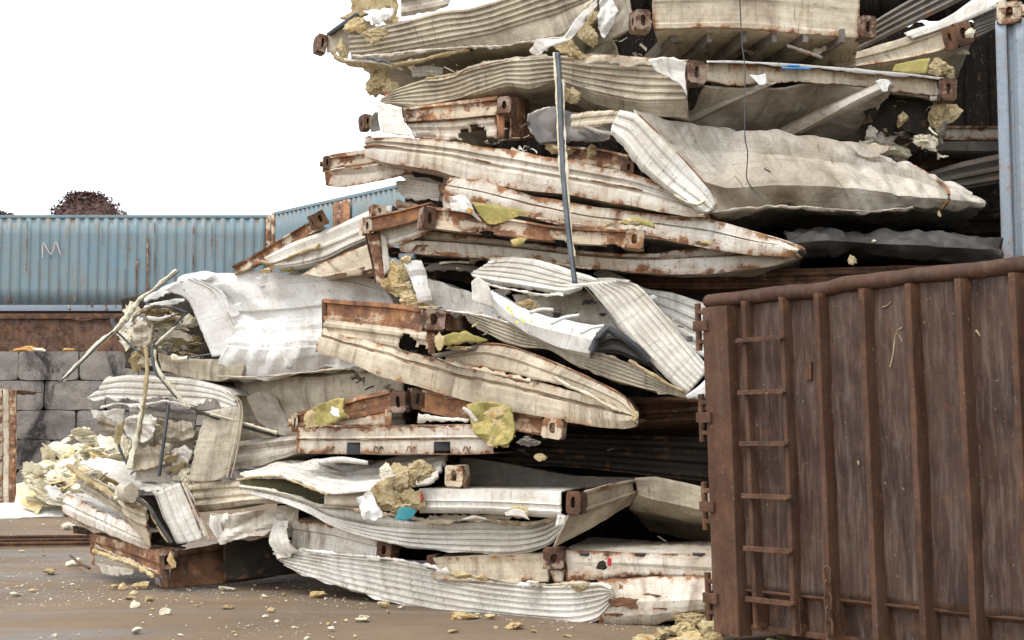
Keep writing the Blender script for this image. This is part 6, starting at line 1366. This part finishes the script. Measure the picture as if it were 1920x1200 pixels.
tag(tube('wire', None, 'black', [P(x, y, 12.0 + .15 * math.sin(i)) for i, (x, y) in enumerate(wp)], .0045, 6, sub=.05), 'thin dark wire dangling from the top over the beige sheet', 'wire')

# ------------------------------------------------------------------ foam: the heap by the wall, chunks and crumbs on the ground
r = random.Random(21)
gF = 'pale foam slabs heaped by the block wall'
top = [(35, 905), (60, 878), (90, 855), (125, 812), (150, 808), (185, 812), (215, 835), (240, 870)]
n = 0
for i in range(150):
    x = r.uniform(58, 225)
    ytop = next(a[1] + (b[1] - a[1]) * (x - a[0]) / (b[0] - a[0]) for a, b in zip(top, top[1:]) if a[0] <= x <= b[0])
    y = ytop + (938 - ytop) * r.random() ** 1.1 + 6
    Z_ = 31 - 2.6 * (y - 800) / 140 + r.uniform(-.25, .1)
    s = r.choice([.09, .14, .18, .24, .3, .36, .44])
    if i in (2, 30, 61): s = .45
    mt = r.choice(['palefoam'] * 7 + ['foam'])
    if mt not in M: mt = 'palefoam'
    o = lump('foam_slab', None, mt, P(x, y, Z_), s, s * r.uniform(.5, 1), s * r.uniform(.10, .26), 500 + i, sub=4, rough=.3, yaw=r.uniform(0, 3), tilt=r.uniform(-.9, .9))
    tag(o, 'pale yellow foam slab in the heap at the foot of the block wall', 'foam slab', gF)
# solid core of the heap
c = P(130, 925, 29.9); c.z = 0
bm = bmesh.new(); bmesh.ops.create_uvsphere(bm, u_segments=40, v_segments=20, radius=1)
for v in bm.verts:
    q = v.co.copy(); v.co = Vector((q.x * .98, q.y * .8, max(0, q.z) * 1.05)) * (1 + .25 * noise.noise(q * 3) + .16 * noise.noise(q * 9) + .08 * noise.noise(q * 21)) + c
tag(finish(bm, 'foam_heap', 'palefoam', None, 25), 'fine broken foam filling the pale heap by the block wall', 'foam heap', kind='stuff')

# named chunks on the mud
for x, y, w_, h_, m_, lb in ((594, 1121, 40, 12, 'foam', 'flat yellow foam brick on the mud left of the lowest ribbed panel'), (868, 1160, 66, 14, 'foam', 'long yellow foam slab on the mud below the lowest ribbed panel'), (720, 1138, 30, 14, 'foam', 'yellow foam wedge on the mud at the foot of the lowest ribbed panel'),
        (680, 1164, 26, 14, 'palefoam', 'pale foam lump on the mud at the bottom centre'), (427, 1106, 32, 9, 'palefoam', 'whitish flat foam piece in front of the dark hollow'), (506, 1147, 18, 8, 'foam', 'small foam piece lying alone between frame and panel'), (968, 1180, 40, 18, 'foam', 'yellow foam lump near the bottom edge right of centre'),
        (140, 1060, 44, 14, 'palefoam', 'pale foam slab beside the bent rod by the rusty frame'), (92, 1076, 30, 12, 'oldfoam', 'ochre foam lump left of the rusty frame'), (128, 992, 28, 12, 'palefoam', 'pale foam lump behind the rails'), (1012, 1150, 22, 8, 'foam', 'small yellow foam flake under the right end of the lowest panel'),
        (268, 1102, 44, 12, 'foam', 'orange-yellow foam piece against the foot of the rusty frame'), (212, 1104, 26, 8, 'foam', 'yellow foam scrap left of the rusty frame post'), (30, 1117, 30, 8, 'palefoam', 'foam flake at the left edge of the mud'), (505, 1074, 18, 8, 'palefoam', 'whitish foam crumb in the shade at the ribbed end')):
    c = GP(x, y); s = c.y / F * .5
    c.z = h_ * s * .75
    tag(lump('foam_chunk', None, m_, c, w_ * s, w_ * s * .8, h_ * s * 1.1, 700 + x, yaw=x * 1.0, rough=.3), lb, 'foam chunk')
# heap at the dumpster's corner
hg = 'yellow foam lumps at the dumpster corner'
for i, (x, y, w_, h_) in enumerate(((1300, 1168, 70, 30), (1330, 1182, 60, 30), (1270, 1182, 70, 26), (1240, 1190, 60, 22), (1300, 1192, 70, 24), (1214, 1194, 50, 14), (1345, 1196, 40, 20), (1280, 1200, 60, 20), (1325, 1202, 40, 20), (1470, 1190, 40, 14), (1448, 1196, 40, 14))):
    c = GP(x, min(y + 10, 1215)); s = c.y / F * .5; c.z = h_ * s * .7
    tag(lump('foam_lump', None, 'foam' if i % 3 else 'oldfoam', c, w_ * s, w_ * s * .8, h_ * s * 1.2, 800 + i, yaw=i * 1.3), 'yellow crumbling foam lump on the mud at the dumpster corner', 'foam lump', hg)
# loose chunks
gC = 'small foam chunks scattered on the mud'
k = 0
while k < 75:
    x, y = r.uniform(-20, 1360), 960 + 240 * r.random() ** .8
    if x > 520 and y < 1050 + (x - 520) * .2: continue
    if x > 150 and y < 1075 + .06 * (x - 150): continue
    c = GP(x, y); s = r.choice([.01, .012, .015, .02, .02, .03, .045]) * (1.5 if y < 1010 else 1)
    c.z = s * .4
    o = lump('foam_crumb', None, r.choice(['palefoam', 'foam', 'foam', 'oldfoam', 'palefoam']), c, s * r.uniform(1, 1.7), s, s * r.uniform(.4, .8), 900 + k, sub=2, yaw=r.uniform(0, 3))
    tag(o, 'small pale yellow foam chunk scattered on the brown mud', 'foam chunk', gC); k += 1
# crumbs nobody could count
bm = bmesh.new()
for i in range(7500):
    x = r.uniform(-60, 1400); y = 945 + 262 * r.random() ** .9
    c = GP(x, y)
    dens = .5 + .9 * noise.noise(Vector((c.x * .8, c.y * .5, 3))) + .5 * noise.noise(Vector((c.x * 2.3, c.y * 1.5, 7)))
    if 1045 < y < 1125 and x < 560: dens += .3
    if y < 1010: dens += .25
    by = 1108 if x < 330 else (1100 if x < 560 else 1100 + (x - 560) * .105)
    dens += 1.1 * math.exp(-((y - by) / 16.) ** 2) - (.35 if y > by + 30 else 0)
    if r.random() > dens * 1.5 - .45: continue
    s = r.uniform(.0025, .007) * (1 if r.random() < .85 else 2) * (1.5 if y < 1010 else 1)
    a = r.uniform(0, 6.3); e1 = Vector((math.cos(a), math.sin(a), r.uniform(-.3, .3))) * s * r.uniform(.8, 2.); e2 = Vector((-math.sin(a), math.cos(a), r.uniform(-.3, .3))) * s; up = Vector((0, 0, s * r.uniform(.4, 1)))
    c.z = .004
    vs = [bm.verts.new(c + e1 * p + e2 * q) for p, q in ((-1, -.6), (.4, -1), (1, .3), (-.3, 1))]; tp = bm.verts.new(c + up * .6 + e1 * .1)
    for q in range(4): bm.faces.new((vs[q], vs[(q + 1) % 4], tp))
tag(finish(bm, 'foam_crumbs', 'palefoam', None, 0), 'fine foam crumbs and flakes littering the mud', 'foam crumbs', kind='stuff')
